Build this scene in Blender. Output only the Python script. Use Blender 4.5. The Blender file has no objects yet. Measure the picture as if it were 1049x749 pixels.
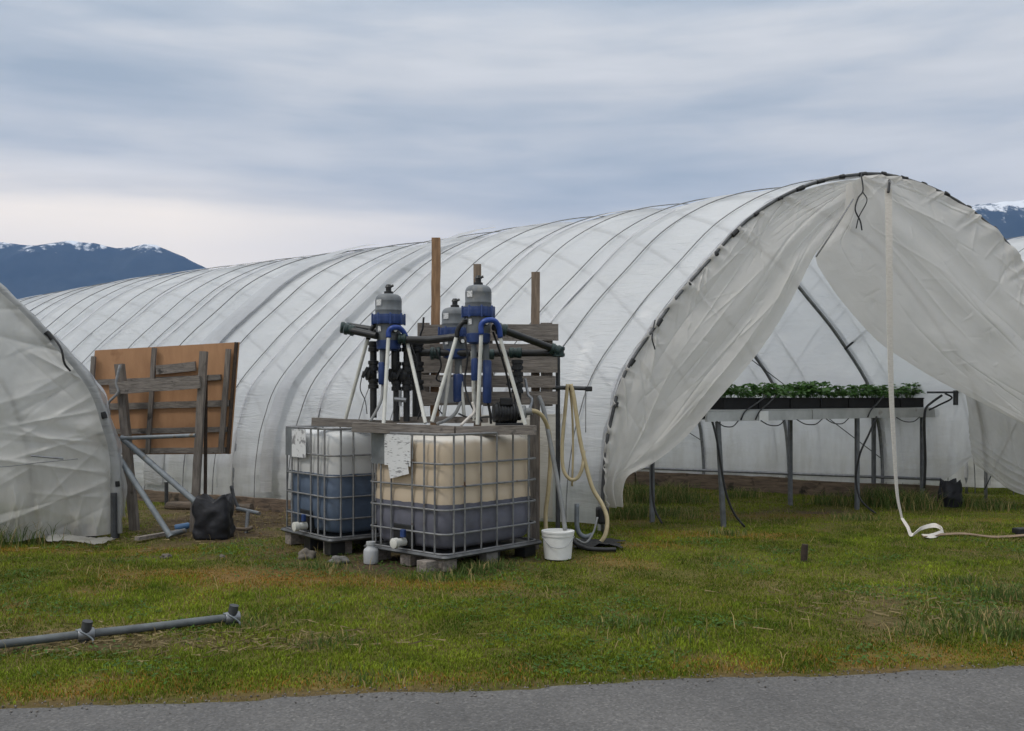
import bpy, bmesh, math, random
import numpy as np
from mathutils import Vector, Matrix, noise as mnoise

random.seed(7); rng = np.random.default_rng(7)
scene = bpy.context.scene
COL = scene.collection
R = math.radians
# ------------------------------------------------------------------ camera numbers
F, CX, HZ, EYE = 1000.0, 524.5, 408.0, 1.45

def at(px, py, Y):
    """point at depth Y that the photograph shows at (px, py) -- used while surveying the place"""
    return Vector(((px - CX) / F * Y, Y, EYE + (HZ - py) / F * Y))

def gnd(px, py):
    Y = EYE * F / (py - HZ)
    return Vector(((px - CX) / F * Y, Y, 0.0))

# ------------------------------------------------------------------ value noise (numpy)
_perm = rng.random((64, 64, 64)).astype(np.float32)
def vnoise(x, y, z=0.0):
    x = np.asarray(x, np.float64); y = np.asarray(y, np.float64); z = np.asarray(z, np.float64) + 0 * x
    y = y + 0 * x
    xi = np.floor(x).astype(int); yi = np.floor(y).astype(int); zi = np.floor(z).astype(int)
    fx, fy, fz = x - xi, y - yi, z - zi
    fx, fy, fz = [f * f * (3 - 2 * f) for f in (fx, fy, fz)]
    def g(a, b, c): return _perm[(xi + a) % 64, (yi + b) % 64, (zi + c) % 64]
    def l(a, b, t): return a + (b - a) * t
    return l(l(l(g(0,0,0), g(1,0,0), fx), l(g(0,1,0), g(1,1,0), fx), fy),
             l(l(g(0,0,1), g(1,0,1), fx), l(g(0,1,1), g(1,1,1), fx), fy), fz) * 2 - 1
def fbm(x, y, z=0.0, o=4):
    a, s, t = 0.5, 1.0, 0.0
    for i in range(o):
        t = t + a * vnoise(np.asarray(x) * s + 17.3 * i, np.asarray(y) * s + 5.1 * i, np.asarray(z) * s + 3.7 * i)
        a *= 0.5; s *= 2.03
    return t

# ------------------------------------------------------------------ object helpers
ORG = {}
def tag(o, label=None, cat=None, group=None, kind=None):
    if label: o['label'] = label
    if cat: o['category'] = cat
    if group: o['group'] = group
    if kind: o['kind'] = kind
    return o
def empty(name, loc, label, cat, group=None):
    o = bpy.data.objects.new(name, None); COL.objects.link(o)
    o.location = loc; o.empty_display_size = 0.1
    ORG[o.name] = Vector(loc)
    return tag(o, label, cat, group)
def link_mesh(name, me, parent, org):
    o = bpy.data.objects.new(name, me); COL.objects.link(o)
    if parent is not None:
        o.parent = parent
    else:
        o.location = org
    ORG[o.name] = Vector(org)
    return o

class MB:
    """collects shapes, in world coordinates, and links them as ONE mesh object"""
    def __init__(s, M=None): s.v = []; s.f = []; s.M = M
    def add(s, vs, fs):
        b = len(s.v)
        for p in vs:
            p = Vector(p)
            s.v.append(s.M @ p if s.M is not None else p)
        s.f += [tuple(i + b for i in f) for f in fs]
        return s
    def box(s, c, d, rot=None, bev=0.0):
        bm = bmesh.new(); bmesh.ops.create_cube(bm, size=1.0)
        bmesh.ops.scale(bm, vec=d, verts=bm.verts)
        if bev > 0:
            bmesh.ops.bevel(bm, geom=list(bm.edges), offset=bev, segments=2, profile=0.6, affect='EDGES')
        m = rot if rot is not None else Matrix.Identity(3)
        bm.verts.index_update()
        s.add([m @ v.co + Vector(c) for v in bm.verts], [[v.index for v in f.verts] for f in bm.faces])
        bm.free(); return s
    def beam(s, a, b, w, h, up=(0,0,1), bev=0.0, jitter=0.0):
        """rectangular timber from a to b: w across, h along 'up'"""
        a, b = Vector(a), Vector(b); d = (b - a); L = d.length; d.normalize()
        u = Vector(up); x = d.cross(u); x.normalize(); u = x.cross(d)
        m = Matrix((d, x, u)).transposed()
        n = max(2, int(L / 0.15)) if jitter else 1
        vs = []; fs = []
        for i in range(n + 1):
            t = i / n
            jx = random.uniform(-1, 1) * jitter; ju = random.uniform(-1, 1) * jitter
            for sx, su in ((-1,-1),(1,-1),(1,1),(-1,1)):
                vs.append(a + d * (L * t) + x * (sx * (w/2 + random.uniform(-.3,.3)*jitter) + jx) + u * (su * (h/2 + random.uniform(-.3,.3)*jitter) + ju))
        for i in range(n):
            for k in range(4):
                fs.append((i*4+k, i*4+(k+1)%4, (i+1)*4+(k+1)%4, (i+1)*4+k))
        fs.append((3,2,1,0)); fs.append((n*4, n*4+1, n*4+2, n*4+3))
        return s.add(vs, fs)
    def tube(s, pts, r, n=8, closed=False, caps=True, flat=1.0):
        pts = [Vector(p) for p in pts]; N = len(pts)
        rs = r if isinstance(r, (list, tuple)) else [r] * N
        vs = []; fs = []; prev = None
        for i in range(N):
            if closed: t = pts[(i+1) % N] - pts[i-1]
            else: t = pts[min(i+1, N-1)] - pts[max(i-1, 0)]
            if t.length < 1e-9: t = Vector((0,0,1))
            t.normalize()
            if prev is None:
                a = Vector((0,0,1)) if abs(t.z) < .9 else Vector((1,0,0))
                x = t.cross(a); x.normalize()
            else:
                x = prev - t * prev.dot(t)
                if x.length < 1e-6: x = t.orthogonal()
                x.normalize()
            prev = x; y = t.cross(x)
            for k in range(n):
                an = 2*math.pi*k/n
                vs.append(pts[i] + (x*math.cos(an) + y*math.sin(an)*flat) * rs[i])
        M_ = N if closed else N - 1
        for i in range(M_):
            j = (i+1) % N
            for k in range(n):
                fs.append((i*n+k, i*n+(k+1)%n, j*n+(k+1)%n, j*n+k))
        if caps and not closed:
            fs.append(tuple(range(n-1, -1, -1))); fs.append(tuple((N-1)*n+k for k in range(n)))
        return s.add(vs, fs)
    def lathe(s, prof, c, n=20, axis=(0,0,1)):
        """prof: list of (radius, height) along axis"""
        ax = Vector(axis).normalized(); q = Vector((0,0,1)).rotation_difference(ax).to_matrix()
        vs = []; fs = []; c = Vector(c)
        for r, h in prof:
            for k in range(n):
                an = 2*math.pi*k/n
                vs.append(c + q @ Vector((r*math.cos(an), r*math.sin(an), h)))
        for i in range(len(prof)-1):
            for k in range(n):
                fs.append((i*n+k, i*n+(k+1)%n, (i+1)*n+(k+1)%n, (i+1)*n+k))
        fs.append(tuple(range(n-1,-1,-1))); fs.append(tuple((len(prof)-1)*n+k for k in range(n)))
        return s.add(vs, fs)
    def build(s, name, mat, parent=None, org=None, smooth=False, angle=None):
        if parent is not None: o_ = ORG[parent.name]
        elif org is not None: o_ = Vector(org)
        else:
            xs = [v.x for v in s.v]; ys = [v.y for v in s.v]; zs = [v.z for v in s.v]
            o_ = Vector(((min(xs)+max(xs))/2, (min(ys)+max(ys))/2, min(zs)))
        me = bpy.data.meshes.new(name)
        me.from_pydata([v - o_ for v in s.v], [], s.f); me.update()
        if mat is not None: me.materials.append(mat)
        if smooth:
            me.polygons.foreach_set('use_smooth', [True]*len(me.polygons))
            if angle is not None:
                me.set_sharp_from_angle(angle=R(angle))
        return link_mesh(name, me, parent, o_)

def grid_mesh(name, P, mat, parent=None, org=None, smooth=True, attr=None):
    """P: (n, m, 3) array"""
    n, m, _ = P.shape
    if parent is not None: o_ = ORG[parent.name]
    else: o_ = Vector(org or (0,0,0))
    me = bpy.data.meshes.new(name)
    V = (P.reshape(-1,3) - np.array(o_)).astype(np.float32)
    idx = np.arange(n*m).reshape(n, m)
    q = np.stack([idx[:-1,:-1], idx[1:,:-1], idx[1:,1:], idx[:-1,1:]], -1).reshape(-1,4)
    raw_mesh(me, V, q, 4)
    if smooth: me.polygons.foreach_set('use_smooth', np.ones(len(q), bool))
    if attr is not None: set_col(me, attr.reshape(-1,3))
    me.materials.append(mat)
    return link_mesh(name, me, parent, o_)
def raw_mesh(me, V, faces, k):
    me.vertices.add(len(V)); me.vertices.foreach_set('co', V.ravel())
    faces = faces.astype(np.int32)
    me.loops.add(faces.size); me.loops.foreach_set('vertex_index', faces.ravel())
    me.polygons.add(len(faces)); me.polygons.foreach_set('loop_start', np.arange(0, faces.size, k, dtype=np.int32))
    me.update(calc_edges=True); me.validate()
def set_col(me, c):
    a = me.color_attributes.new('tint', 'FLOAT_COLOR', 'POINT')
    c4 = np.concatenate([c, np.ones((len(c),1))], 1).astype(np.float32)
    a.data.foreach_set('color', c4.ravel())
def curve(pts, n):
    """smooth polyline through pts (Catmull-Rom), n samples"""
    P = [Vector(p) for p in pts]; P = [P[0]*2-P[1]] + P + [P[-1]*2-P[-2]]
    out = []; S = len(P) - 3
    for i in range(n):
        t = i / (n-1) * S; k = min(int(t), S-1); t -= k
        a,b,c,d = P[k:k+4]
        out.append(0.5*((2*b) + (c-a)*t + (2*a-5*b+4*c-d)*t*t + (3*b-a-3*c+d)*t**3))
    return out

# ------------------------------------------------------------------ materials
def nt(name):
    m = bpy.data.materials.new(name); m.use_nodes = True
    t = m.node_tree
    return m, t, t.nodes['Principled BSDF'], t.nodes['Material Output']
def N(t, typ, **kw):
    n = t.nodes.new(typ)
    for k, v in kw.items():
        if k.startswith('i_'): n.inputs[k[2:].replace('_',' ')].default_value = v
        else: setattr(n, k, v)
    return n
def ramp(t, fac, stops):
    r = t.nodes.new('ShaderNodeValToRGB'); e = r.color_ramp.elements
    while len(e) < len(stops): e.new(0.5)
    for el, (p, c) in zip(e, stops): el.position = p; el.color = (*c, 1) if len(c) == 3 else c
    t.links.new(fac, r.inputs[0]); return r.outputs[0]
def simple(name, c1, c2=None, rough=0.6, scale=8.0, stretch=(1,1,1), bump=0.0, metal=0.0, detail=5, spec=0.4, spots=None, bscale=None):
    m, t, b, o = nt(name)
    tc = N(t, 'ShaderNodeTexCoord'); mp = N(t, 'ShaderNodeMapping'); mp.inputs['Scale'].default_value = stretch
    t.links.new(tc.outputs['Object'], mp.inputs[0])
    nz = N(t, 'ShaderNodeTexNoise', i_Scale=scale, i_Detail=detail, i_Roughness=0.62)
    t.links.new(mp.outputs[0], nz.inputs['Vector'])
    c2 = c2 or tuple(x*0.7 for x in c1)
    col = ramp(t, nz.outputs['Fac'], [(0.3, c2), (0.68, c1)])
    if spots:
        n2 = N(t, 'ShaderNodeTexNoise', i_Scale=spots[1], i_Detail=6.0)
        t.links.new(tc.outputs['Object'], n2.inputs['Vector'])
        f = ramp(t, n2.outputs['Fac'], [(spots[2], (0,0,0)), (spots[2]+0.1, (1,1,1))])
        mx = N(t, 'ShaderNodeMix', data_type='RGBA'); t.links.new(f, mx.inputs[0]); t.links.new(col, mx.inputs[6]); mx.inputs[7].default_value = (*spots[0],1)
        col = mx.outputs[2]
    t.links.new(col, b.inputs['Base Color'])
    b.inputs['Roughness'].default_value = rough; b.inputs['Metallic'].default_value = metal
    b.inputs['Specular IOR Level'].default_value = spec
    if bump:
        nb = N(t, 'ShaderNodeTexNoise', i_Scale=bscale or scale*2.5, i_Detail=6.0); t.links.new(mp.outputs[0], nb.inputs['Vector'])
        bp = N(t, 'ShaderNodeBump', i_Strength=bump, i_Distance=0.01); t.links.new(nb.outputs['Fac'], bp.inputs['Height'])
        t.links.new(bp.outputs[0], b.inputs['Normal'])
    return m
def film(name, c1, c2, transl, transp, bstr, rough=0.35, bstretch=(1,1,6)):
    m, t, b, o = nt(name)
    tc = N(t, 'ShaderNodeTexCoord')
    nz = N(t, 'ShaderNodeTexNoise', i_Scale=0.9, i_Detail=6.0, i_Roughness=0.65); t.links.new(tc.outputs['Object'], nz.inputs['Vector'])
    col = ramp(t, nz.outputs['Fac'], [(0.28, c2), (0.62, c1)])
    # splashed soil and grime with ragged tops along the foot of the sheet, faint run-off streaks above
    ge = N(t, 'ShaderNodeNewGeometry'); gs = N(t, 'ShaderNodeSeparateXYZ'); t.links.new(ge.outputs['Position'], gs.inputs[0])
    m2_ = N(t, 'ShaderNodeMapping'); m2_.inputs['Scale'].default_value = (1,1,0.18); t.links.new(tc.outputs['Object'], m2_.inputs[0])
    nd = N(t, 'ShaderNodeTexNoise', i_Scale=3.2, i_Detail=7.0, i_Roughness=0.65); t.links.new(m2_.outputs[0], nd.inputs['Vector'])
    dz = N(t, 'ShaderNodeMath', operation='MULTIPLY_ADD'); t.links.new(gs.outputs['Z'], dz.inputs[0]); dz.inputs[1].default_value = -0.30; t.links.new(nd.outputs['Fac'], dz.inputs[2])
    df = ramp(t, dz.outputs[0], [(0.20,(0,0,0)),(0.62,(0.62,0.62,0.62))])
    dm = N(t, 'ShaderNodeMix', data_type='RGBA'); t.links.new(df, dm.inputs[0]); t.links.new(col, dm.inputs[6]); dm.inputs[7].default_value = (0.36,0.34,0.29,1); col = dm.outputs[2]
    mp = N(t, 'ShaderNodeMapping'); mp.inputs['Scale'].default_value = bstretch; t.links.new(tc.outputs['Object'], mp.inputs[0])
    nb = N(t, 'ShaderNodeTexNoise', i_Scale=2.6, i_Detail=5.0, i_Roughness=0.55, i_Distortion=1.2); t.links.new(mp.outputs[0], nb.inputs['Vector'])
    nm = N(t, 'ShaderNodeTexNoise', i_Scale=0.7, i_Detail=3.0); t.links.new(tc.outputs['Object'], nm.inputs['Vector'])
    msk = ramp(t, nm.outputs['Fac'], [(0.40,(0.12,)*3),(0.66,(1,1,1))])
    nl = N(t, 'ShaderNodeTexNoise', i_Scale=1.1, i_Detail=2.0, i_Distortion=0.8); t.links.new(tc.outputs['Object'], nl.inputs['Vector'])
    hm = N(t, 'ShaderNodeMath', operation='MULTIPLY'); t.links.new(nb.outputs['Fac'], hm.inputs[0]); t.links.new(msk, hm.inputs[1])
    ha = N(t, 'ShaderNodeMath', operation='MULTIPLY_ADD'); t.links.new(nl.outputs['Fac'], ha.inputs[0]); ha.inputs[1].default_value = 1.6; t.links.new(hm.outputs[0], ha.inputs[2])
    bp = N(t, 'ShaderNodeBump', i_Strength=bstr, i_Distance=0.05); t.links.new(ha.outputs[0], bp.inputs['Height'])
    t.links.new(col, b.inputs['Base Color']); b.inputs['Roughness'].default_value = rough
    b.inputs['Specular IOR Level'].default_value = 0.45
    t.links.new(bp.outputs[0], b.inputs['Normal'])
    tr = N(t, 'ShaderNodeBsdfTranslucent'); t.links.new(col, tr.inputs['Color']); t.links.new(bp.outputs[0], tr.inputs['Normal'])
    m1 = N(t, 'ShaderNodeMixShader'); m1.inputs[0].default_value = transl
    t.links.new(b.outputs[0], m1.inputs[1]); t.links.new(tr.outputs[0], m1.inputs[2])
    tp = N(t, 'ShaderNodeBsdfTransparent'); m2 = N(t, 'ShaderNodeMixShader'); m2.inputs[0].default_value = transp
    t.links.new(m1.outputs[0], m2.inputs[1]); t.links.new(tp.outputs[0], m2.inputs[2])
    t.links.new(m2.outputs[0], o.inputs['Surface'])
    return m

M_film   = film('tunnel_film', (0.86,0.88,0.91), (0.76,0.785,0.82), 0.42, 0.20, 0.6, rough=0.22)
M_flap   = film('flap_film', (0.80,0.775,0.74), (0.73,0.71,0.675), 0.48, 0.10, 0.22, rough=0.28, bstretch=(1,1,2.2))
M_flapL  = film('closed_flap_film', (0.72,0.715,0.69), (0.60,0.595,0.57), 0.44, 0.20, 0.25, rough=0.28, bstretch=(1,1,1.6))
M_band   = film('hem_and_hoop_shade_film', (0.70,0.71,0.74), (0.58,0.59,0.62), 0.25, 0.25, 0.5)  # hems and loose skirt, also the strips imitating hoop shade
M_skirt  = film('skirt_film', (0.72,0.71,0.69), (0.54,0.52,0.49), 0.48, 0.28, 0.4)
M_over   = film('double_film', (0.56,0.575,0.60), (0.46,0.475,0.50), 0.30, 0.12, 0.5)
M_wrap   = film('hoop_wrap_film', (0.66,0.67,0.67), (0.36,0.37,0.38), 0.35, 0.22, 0.6)
M_galv   = simple('galvanised_steel', (0.30,0.31,0.33), (0.17,0.18,0.19), 0.42, 14, metal=0.6, bump=0.05)
M_galvl  = simple('galvanised_pipe', (0.21,0.235,0.255), (0.13,0.145,0.16), 0.5, 10, metal=0.2, bump=0.05, spots=((0.16,0.12,0.08),9,0.62))
M_hoop   = simple('dull_hoop_steel', (0.13,0.135,0.14), (0.05,0.052,0.055), 0.5, 9, metal=0.3, bump=0.05)
M_leg    = simple('grey_leg_steel', (0.19,0.20,0.215), (0.10,0.107,0.115), 0.5, 9, metal=0.3, bump=0.05)
M_fgpipe = simple('weathered_grey_pipe', (0.135,0.15,0.155), (0.075,0.083,0.088), 0.5, 10, metal=0.1, bump=0.06, spots=((0.13,0.10,0.075),6,0.6))
M_dark   = simple('dark_steel', (0.075,0.08,0.085), (0.035,0.036,0.04), 0.5, 12, metal=0.3, bump=0.1)
M_rope   = simple('grey_rope', (0.27,0.275,0.28), (0.16,0.165,0.17), 0.9, 30)
M_wood   = simple('weathered_timber', (0.29,0.255,0.225), (0.125,0.11,0.10), 0.85, 5, stretch=(1,6,9), bump=0.6, spots=((0.04,0.035,0.03),7,0.62))
M_woodx  = simple('weathered_timber_level', (0.25,0.222,0.198), (0.10,0.089,0.08), 0.85, 6, stretch=(1,7,10), bump=0.6, spots=((0.05,0.045,0.04),9,0.63))
M_woodz  = simple('weathered_timber_upright', (0.235,0.205,0.18), (0.095,0.083,0.074), 0.85, 5, stretch=(9,9,1), bump=0.6, spots=((0.04,0.035,0.03),6,0.62))
M_newz   = simple('fresh_timber_upright', (0.34,0.21,0.12), (0.19,0.11,0.06), 0.8, 5, stretch=(9,9,1), bump=0.4)
M_tanz   = simple('tan_timber_upright', (0.26,0.20,0.15), (0.14,0.105,0.08), 0.8, 5, stretch=(9,9,1), bump=0.4)
M_board  = simple('baseboard_timber', (0.21,0.155,0.11), (0.075,0.057,0.045), 0.9, 4, stretch=(1,1,8), bump=0.8, spots=((0.03,0.026,0.02),5,0.58))
M_log    = simple('old_log', (0.17,0.13,0.10), (0.06,0.05,0.04), 0.9, 5, stretch=(1,1,4), bump=0.8)
M_ply    = simple('orange_plywood', (0.42,0.232,0.120), (0.33,0.175,0.088), 0.7, 3, stretch=(3,3,1), bump=0.1, spots=((0.20,0.09,0.04),2.2,0.63))
M_cage   = simple('cage_steel', (0.27,0.275,0.28), (0.16,0.16,0.165), 0.5, 16, metal=0.45, bump=0.1, spots=((0.10,0.06,0.04),11,0.64))
M_plate  = simple('plate_steel', (0.22,0.24,0.25), (0.14,0.15,0.16), 0.5, 6, metal=0.3, bump=0.05)
M_greyp  = simple('grey_plastic', (0.165,0.18,0.195), (0.11,0.12,0.13), 0.5, 6, stretch=(2,2,.5), bump=0.06, spots=((0.24,0.235,0.22),5,0.60))
M_blue   = simple('blue_plastic', (0.022,0.050,0.17), (0.012,0.030,0.10), 0.45, 12, bump=0.08, spots=((0.06,0.085,0.17),8,0.60))
M_bluep  = simple('blue_handle', (0.028,0.070,0.30), (0.018,0.045,0.20), 0.35, 9)
M_black  = simple('black_plastic', (0.022,0.023,0.025), (0.011,0.011,0.012), 0.42, 12, bump=0.06, spots=((0.06,0.058,0.055),8,0.66))
M_green  = simple('dark_green_plastic', (0.020,0.045,0.042), (0.010,0.022,0.022), 0.4, 12, bump=0.06)
M_white  = simple('white_pipe', (0.66,0.66,0.62), (0.45,0.45,0.41), 0.45, 6, bump=0.03, spots=((0.40,0.38,0.33),9,0.66))
M_bucket = simple('white_bucket', (0.78,0.79,0.79), (0.62,0.62,0.60), 0.4, 5, bump=0.03, spots=((0.42,0.38,0.32),7,0.66))
M_boxw   = simple('pale_grey_box', (0.42,0.43,0.44), (0.33,0.34,0.35), 0.5, 5)
M_hose   = simple('cream_hose', (0.55,0.46,0.28), (0.42,0.34,0.20), 0.55, 12)
M_hoseg  = simple('grey_hose', (0.26,0.27,0.27), (0.18,0.18,0.18), 0.55, 12)
M_bag    = simple('black_sack', (0.014,0.015,0.020), (0.008,0.008,0.011), 0.55, 9, bump=0.5)
M_strap  = simple('pale_webbing', (0.68,0.645,0.60), (0.54,0.505,0.46), 0.85, 20, stretch=(1,1,4), bump=0.2)
M_strapd = simple('dirty_webbing', (0.26,0.19,0.13), (0.15,0.11,0.075), 0.9, 12, bump=0.2)
M_rail   = simple('white_rail', (0.48,0.495,0.495), (0.33,0.34,0.34), 0.45, 4, bump=0.03, spots=((0.25,0.23,0.2),6,0.66))
M_tray   = simple('black_tray', (0.013,0.013,0.014), (0.007,0.007,0.007), 0.6, 10, spec=0.2)
M_soil   = simple('potting_soil', (0.035,0.025,0.018), (0.015,0.011,0.008), 0.95, 30, bump=0.8)
M_stone  = simple('field_stone', (0.17,0.15,0.125), (0.08,0.07,0.06), 0.85, 7, bump=0.7)
M_conc   = simple('concrete_block', (0.20,0.195,0.18), (0.11,0.105,0.10), 0.9, 9, bump=0.6)
M_rubber = simple('rubber_mat', (0.02,0.02,0.021), (0.01,0.01,0.01), 0.7, 9, bump=0.4)
M_cyan   = simple('pale_blue_plastic', (0.10,0.22,0.42), (0.08,0.16,0.3), 0.4, 9)
M_rust   = simple('rusty_iron', (0.055,0.038,0.028), (0.025,0.018,0.014), 0.8, 20, bump=0.4)

def leaf_mat(name, c1, c2, trans=0.3):
    m, t, b, o = nt(name)
    g = N(t, 'ShaderNodeNewGeometry')
    col = ramp(t, g.outputs['Random Per Island'], [(0.0, c2), (1.0, c1)])
    t.links.new(col, b.inputs['Base Color']); b.inputs['Roughness'].default_value = 0.5
    tr = N(t, 'ShaderNodeBsdfTranslucent'); t.links.new(col, tr.inputs['Color'])
    mx = N(t, 'ShaderNodeMixShader'); mx.inputs[0].default_value = trans
    t.links.new(b.outputs[0], mx.inputs[1]); t.links.new(tr.outputs[0], mx.inputs[2]); t.links.new(mx.outputs[0], o.inputs['Surface'])
    return m
M_leaf = leaf_mat('strawberry_leaf', (0.12,0.25,0.06), (0.06,0.14,0.035))
M_leafp = leaf_mat('pale_leaf', (0.17,0.30,0.10), (0.09,0.17,0.05))
def tint_mat(name, rough=0.7, trans=0.0, bump=0.0, fine=None):
    m, t, b, o = nt(name)
    a = N(t, 'ShaderNodeAttribute', attribute_name='tint'); col = a.outputs['Color']
    tc = N(t, 'ShaderNodeTexCoord')
    if fine:
        nz = N(t, 'ShaderNodeTexNoise', i_Scale=fine, i_Detail=8.0, i_Roughness=0.7); t.links.new(tc.outputs['Object'], nz.inputs['Vector'])
        f = ramp(t, nz.outputs['Fac'], [(0.25, (0.45,0.45,0.45)), (0.75, (1.5,1.5,1.5))])
        mx = N(t, 'ShaderNodeMix', data_type='RGBA', blend_type='MULTIPLY'); mx.inputs[0].default_value = 1.0
        t.links.new(col, mx.inputs[6]); t.links.new(f, mx.inputs[7]); col = mx.outputs[2]
        if bump:
            bp = N(t, 'ShaderNodeBump', i_Strength=bump, i_Distance=0.02); t.links.new(nz.outputs['Fac'], bp.inputs['Height']); t.links.new(bp.outputs[0], b.inputs['Normal'])
    t.links.new(col, b.inputs['Base Color']); b.inputs['Roughness'].default_value = rough; b.inputs['Specular IOR Level'].default_value = 0.10
    if trans:
        tr = N(t, 'ShaderNodeBsdfTranslucent'); t.links.new(col, tr.inputs['Color'])
        ms = N(t, 'ShaderNodeMixShader'); ms.inputs[0].default_value = trans
        t.links.new(b.outputs[0], ms.inputs[1]); t.links.new(tr.outputs[0], ms.inputs[2]); t.links.new(ms.outputs[0], o.inputs['Surface'])
    return m
M_ground = tint_mat('lawn_soil', 0.95, bump=0.6, fine=22.0)
M_grass  = tint_mat('grass_blades', 0.6, trans=0.25)
def asphalt():
    m, t, b, o = nt('asphalt')
    tc = N(t, 'ShaderNodeTexCoord')
    v = N(t, 'ShaderNodeTexVoronoi', i_Scale=85.0); t.links.new(tc.outputs['Object'], v.inputs['Vector'])
    n1 = N(t, 'ShaderNodeTexNoise', i_Scale=1.3, i_Detail=6.0); t.links.new(tc.outputs['Object'], n1.inputs['Vector'])
    n2 = N(t, 'ShaderNodeTexNoise', i_Scale=60.0, i_Detail=4.0); t.links.new(tc.outputs['Object'], n2.inputs['Vector'])
    base = ramp(t, n1.outputs['Fac'], [(0.3, (0.098,0.095,0.094)), (0.7, (0.138,0.133,0.13))])
    sp = ramp(t, v.outputs['Color'], [(0.0, (0.55,0.55,0.55)), (0.75, (1.0,1.0,1.0)), (1.0, (1.5,1.5,1.47))])
    mx = N(t, 'ShaderNodeMix', data_type='RGBA', blend_type='MULTIPLY'); mx.inputs[0].default_value = 1.0
    t.links.new(base, mx.inputs[6]); t.links.new(sp, mx.inputs[7]); t.links.new(mx.outputs[2], b.inputs['Base Color'])
    nd = N(t, 'ShaderNodeTexNoise', i_Scale=2.0, i_Detail=5.0); t.links.new(tc.outputs['Object'], nd.inputs['Vector'])
    wv = N(t, 'ShaderNodeMix', data_type='RGBA'); wv.inputs[0].default_value = 0.25; t.links.new(tc.outputs['Object'], wv.inputs[6]); t.links.new(nd.outputs['Color'], wv.inputs[7])
    vc = N(t, 'ShaderNodeTexVoronoi', feature='DISTANCE_TO_EDGE', i_Scale=0.9); t.links.new(wv.outputs[2], vc.inputs['Vector'])
    ck = ramp(t, vc.outputs['Distance'], [(0.002,(0.45,0.45,0.45)),(0.009,(1,1,1))])
    mk = N(t, 'ShaderNodeMix', data_type='RGBA', blend_type='MULTIPLY'); t.links.new(ramp(t, n1.outputs['Fac'], [(0.5,(0,0,0)),(0.6,(0.8,0.8,0.8))]), mk.inputs[0])
    t.links.new(mx.outputs[2], mk.inputs[6]); t.links.new(ck, mk.inputs[7]); t.links.new(mk.outputs[2], b.inputs['Base Color'])
    bp = N(t, 'ShaderNodeBump', i_Strength=0.7, i_Distance=0.008); t.links.new(n2.outputs['Fac'], bp.inputs['Height']); t.links.new(bp.outputs[0], b.inputs['Normal'])
    b.inputs['Roughness'].default_value = 0.85
    return m
M_road = asphalt()
def tank_mat(name, upper, upper2, liquid, level, upfrom):
    m, t, b, o = nt(name)
    tc = N(t, 'ShaderNodeTexCoord'); sx = N(t, 'ShaderNodeSeparateXYZ'); t.links.new(tc.outputs['Object'], sx.inputs[0])
    nz = N(t, 'ShaderNodeTexNoise', i_Scale=4.0, i_Detail=6.0); 
    mp = N(t, 'ShaderNodeMapping'); mp.inputs['Scale'].default_value = (1.5,1.5,0.5)
    t.links.new(tc.outputs['Object'], mp.inputs[0]); t.links.new(mp.outputs[0], nz.inputs['Vector'])
    # upper: residue-stained plastic, cleaner under the top rim
    hi = N(t, 'ShaderNodeMath', operation='MULTIPLY_ADD'); t.links.new(sx.outputs['Z'], hi.inputs[0]); hi.inputs[1].default_value = 1.0
    sc = N(t, 'ShaderNodeMath', operation='MULTIPLY'); t.links.new(nz.outputs['Fac'], sc.inputs[0]); sc.inputs[1].default_value = 0.08
    t.links.new(sc.outputs[0], hi.inputs[2])
    up = ramp(t, hi.outputs[0], [(0.0, upper), (upfrom, upper), (min(upfrom+.14,1.0), upper2)])
    n2 = N(t, 'ShaderNodeTexNoise', i_Scale=7.0, i_Detail=7.0); t.links.new(tc.outputs['Object'], n2.inputs['Vector'])
    lq = ramp(t, n2.outputs['Fac'], [(0.3, tuple(x*0.8 for x in liquid)), (0.7, tuple(x*1.15 for x in liquid))])
    ed = N(t, 'ShaderNodeMath', operation='GREATER_THAN'); n3 = N(t, 'ShaderNodeTexNoise', i_Scale=9.0, i_Detail=3.0); t.links.new(tc.outputs['Object'], n3.inputs['Vector'])
    zl = N(t, 'ShaderNodeMath', operation='MULTIPLY_ADD'); t.links.new(n3.outputs['Fac'], zl.inputs[0]); zl.inputs[1].default_value = 0.022; t.links.new(sx.outputs['Z'], zl.inputs[2])
    ed.operation = 'SMOOTHSTEP' if False else 'GREATER_THAN'; t.links.new(zl.outputs[0], ed.inputs[0]); ed.inputs[1].default_value = level + 0.011
    mx = N(t, 'ShaderNodeMix', data_type='RGBA'); t.links.new(ed.outputs[0], mx.inputs[0]); t.links.new(lq, mx.inputs[6]); t.links.new(up, mx.inputs[7])
    t.links.new(mx.outputs[2], b.inputs['Base Color']); b.inputs['Roughness'].default_value = 0.38
    bp = N(t, 'ShaderNodeBump', i_Strength=0.25, i_Distance=0.02); t.links.new(nz.outputs['Fac'], bp.inputs['Height']); t.links.new(bp.outputs[0], b.inputs['Normal'])
    tr = N(t, 'ShaderNodeBsdfTranslucent'); t.links.new(mx.outputs[2], tr.inputs['Color'])
    ms = N(t, 'ShaderNodeMixShader'); ms.inputs[0].default_value = 0.3
    t.links.new(b.outputs[0], ms.inputs[1]); t.links.new(tr.outputs[0], ms.inputs[2]); t.links.new(ms.outputs[0], o.inputs['Surface'])
    return m
M_tankA = tank_mat('tank_plastic_beige', (0.68,0.565,0.425), (0.82,0.78,0.71), (0.165,0.170,0.215), 0.42, 0.955)
M_tankB = tank_mat('tank_plastic_clear', (0.66,0.66,0.65), (0.82,0.83,0.83), (0.120,0.162,0.235), 0.585, 0.86)
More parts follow.
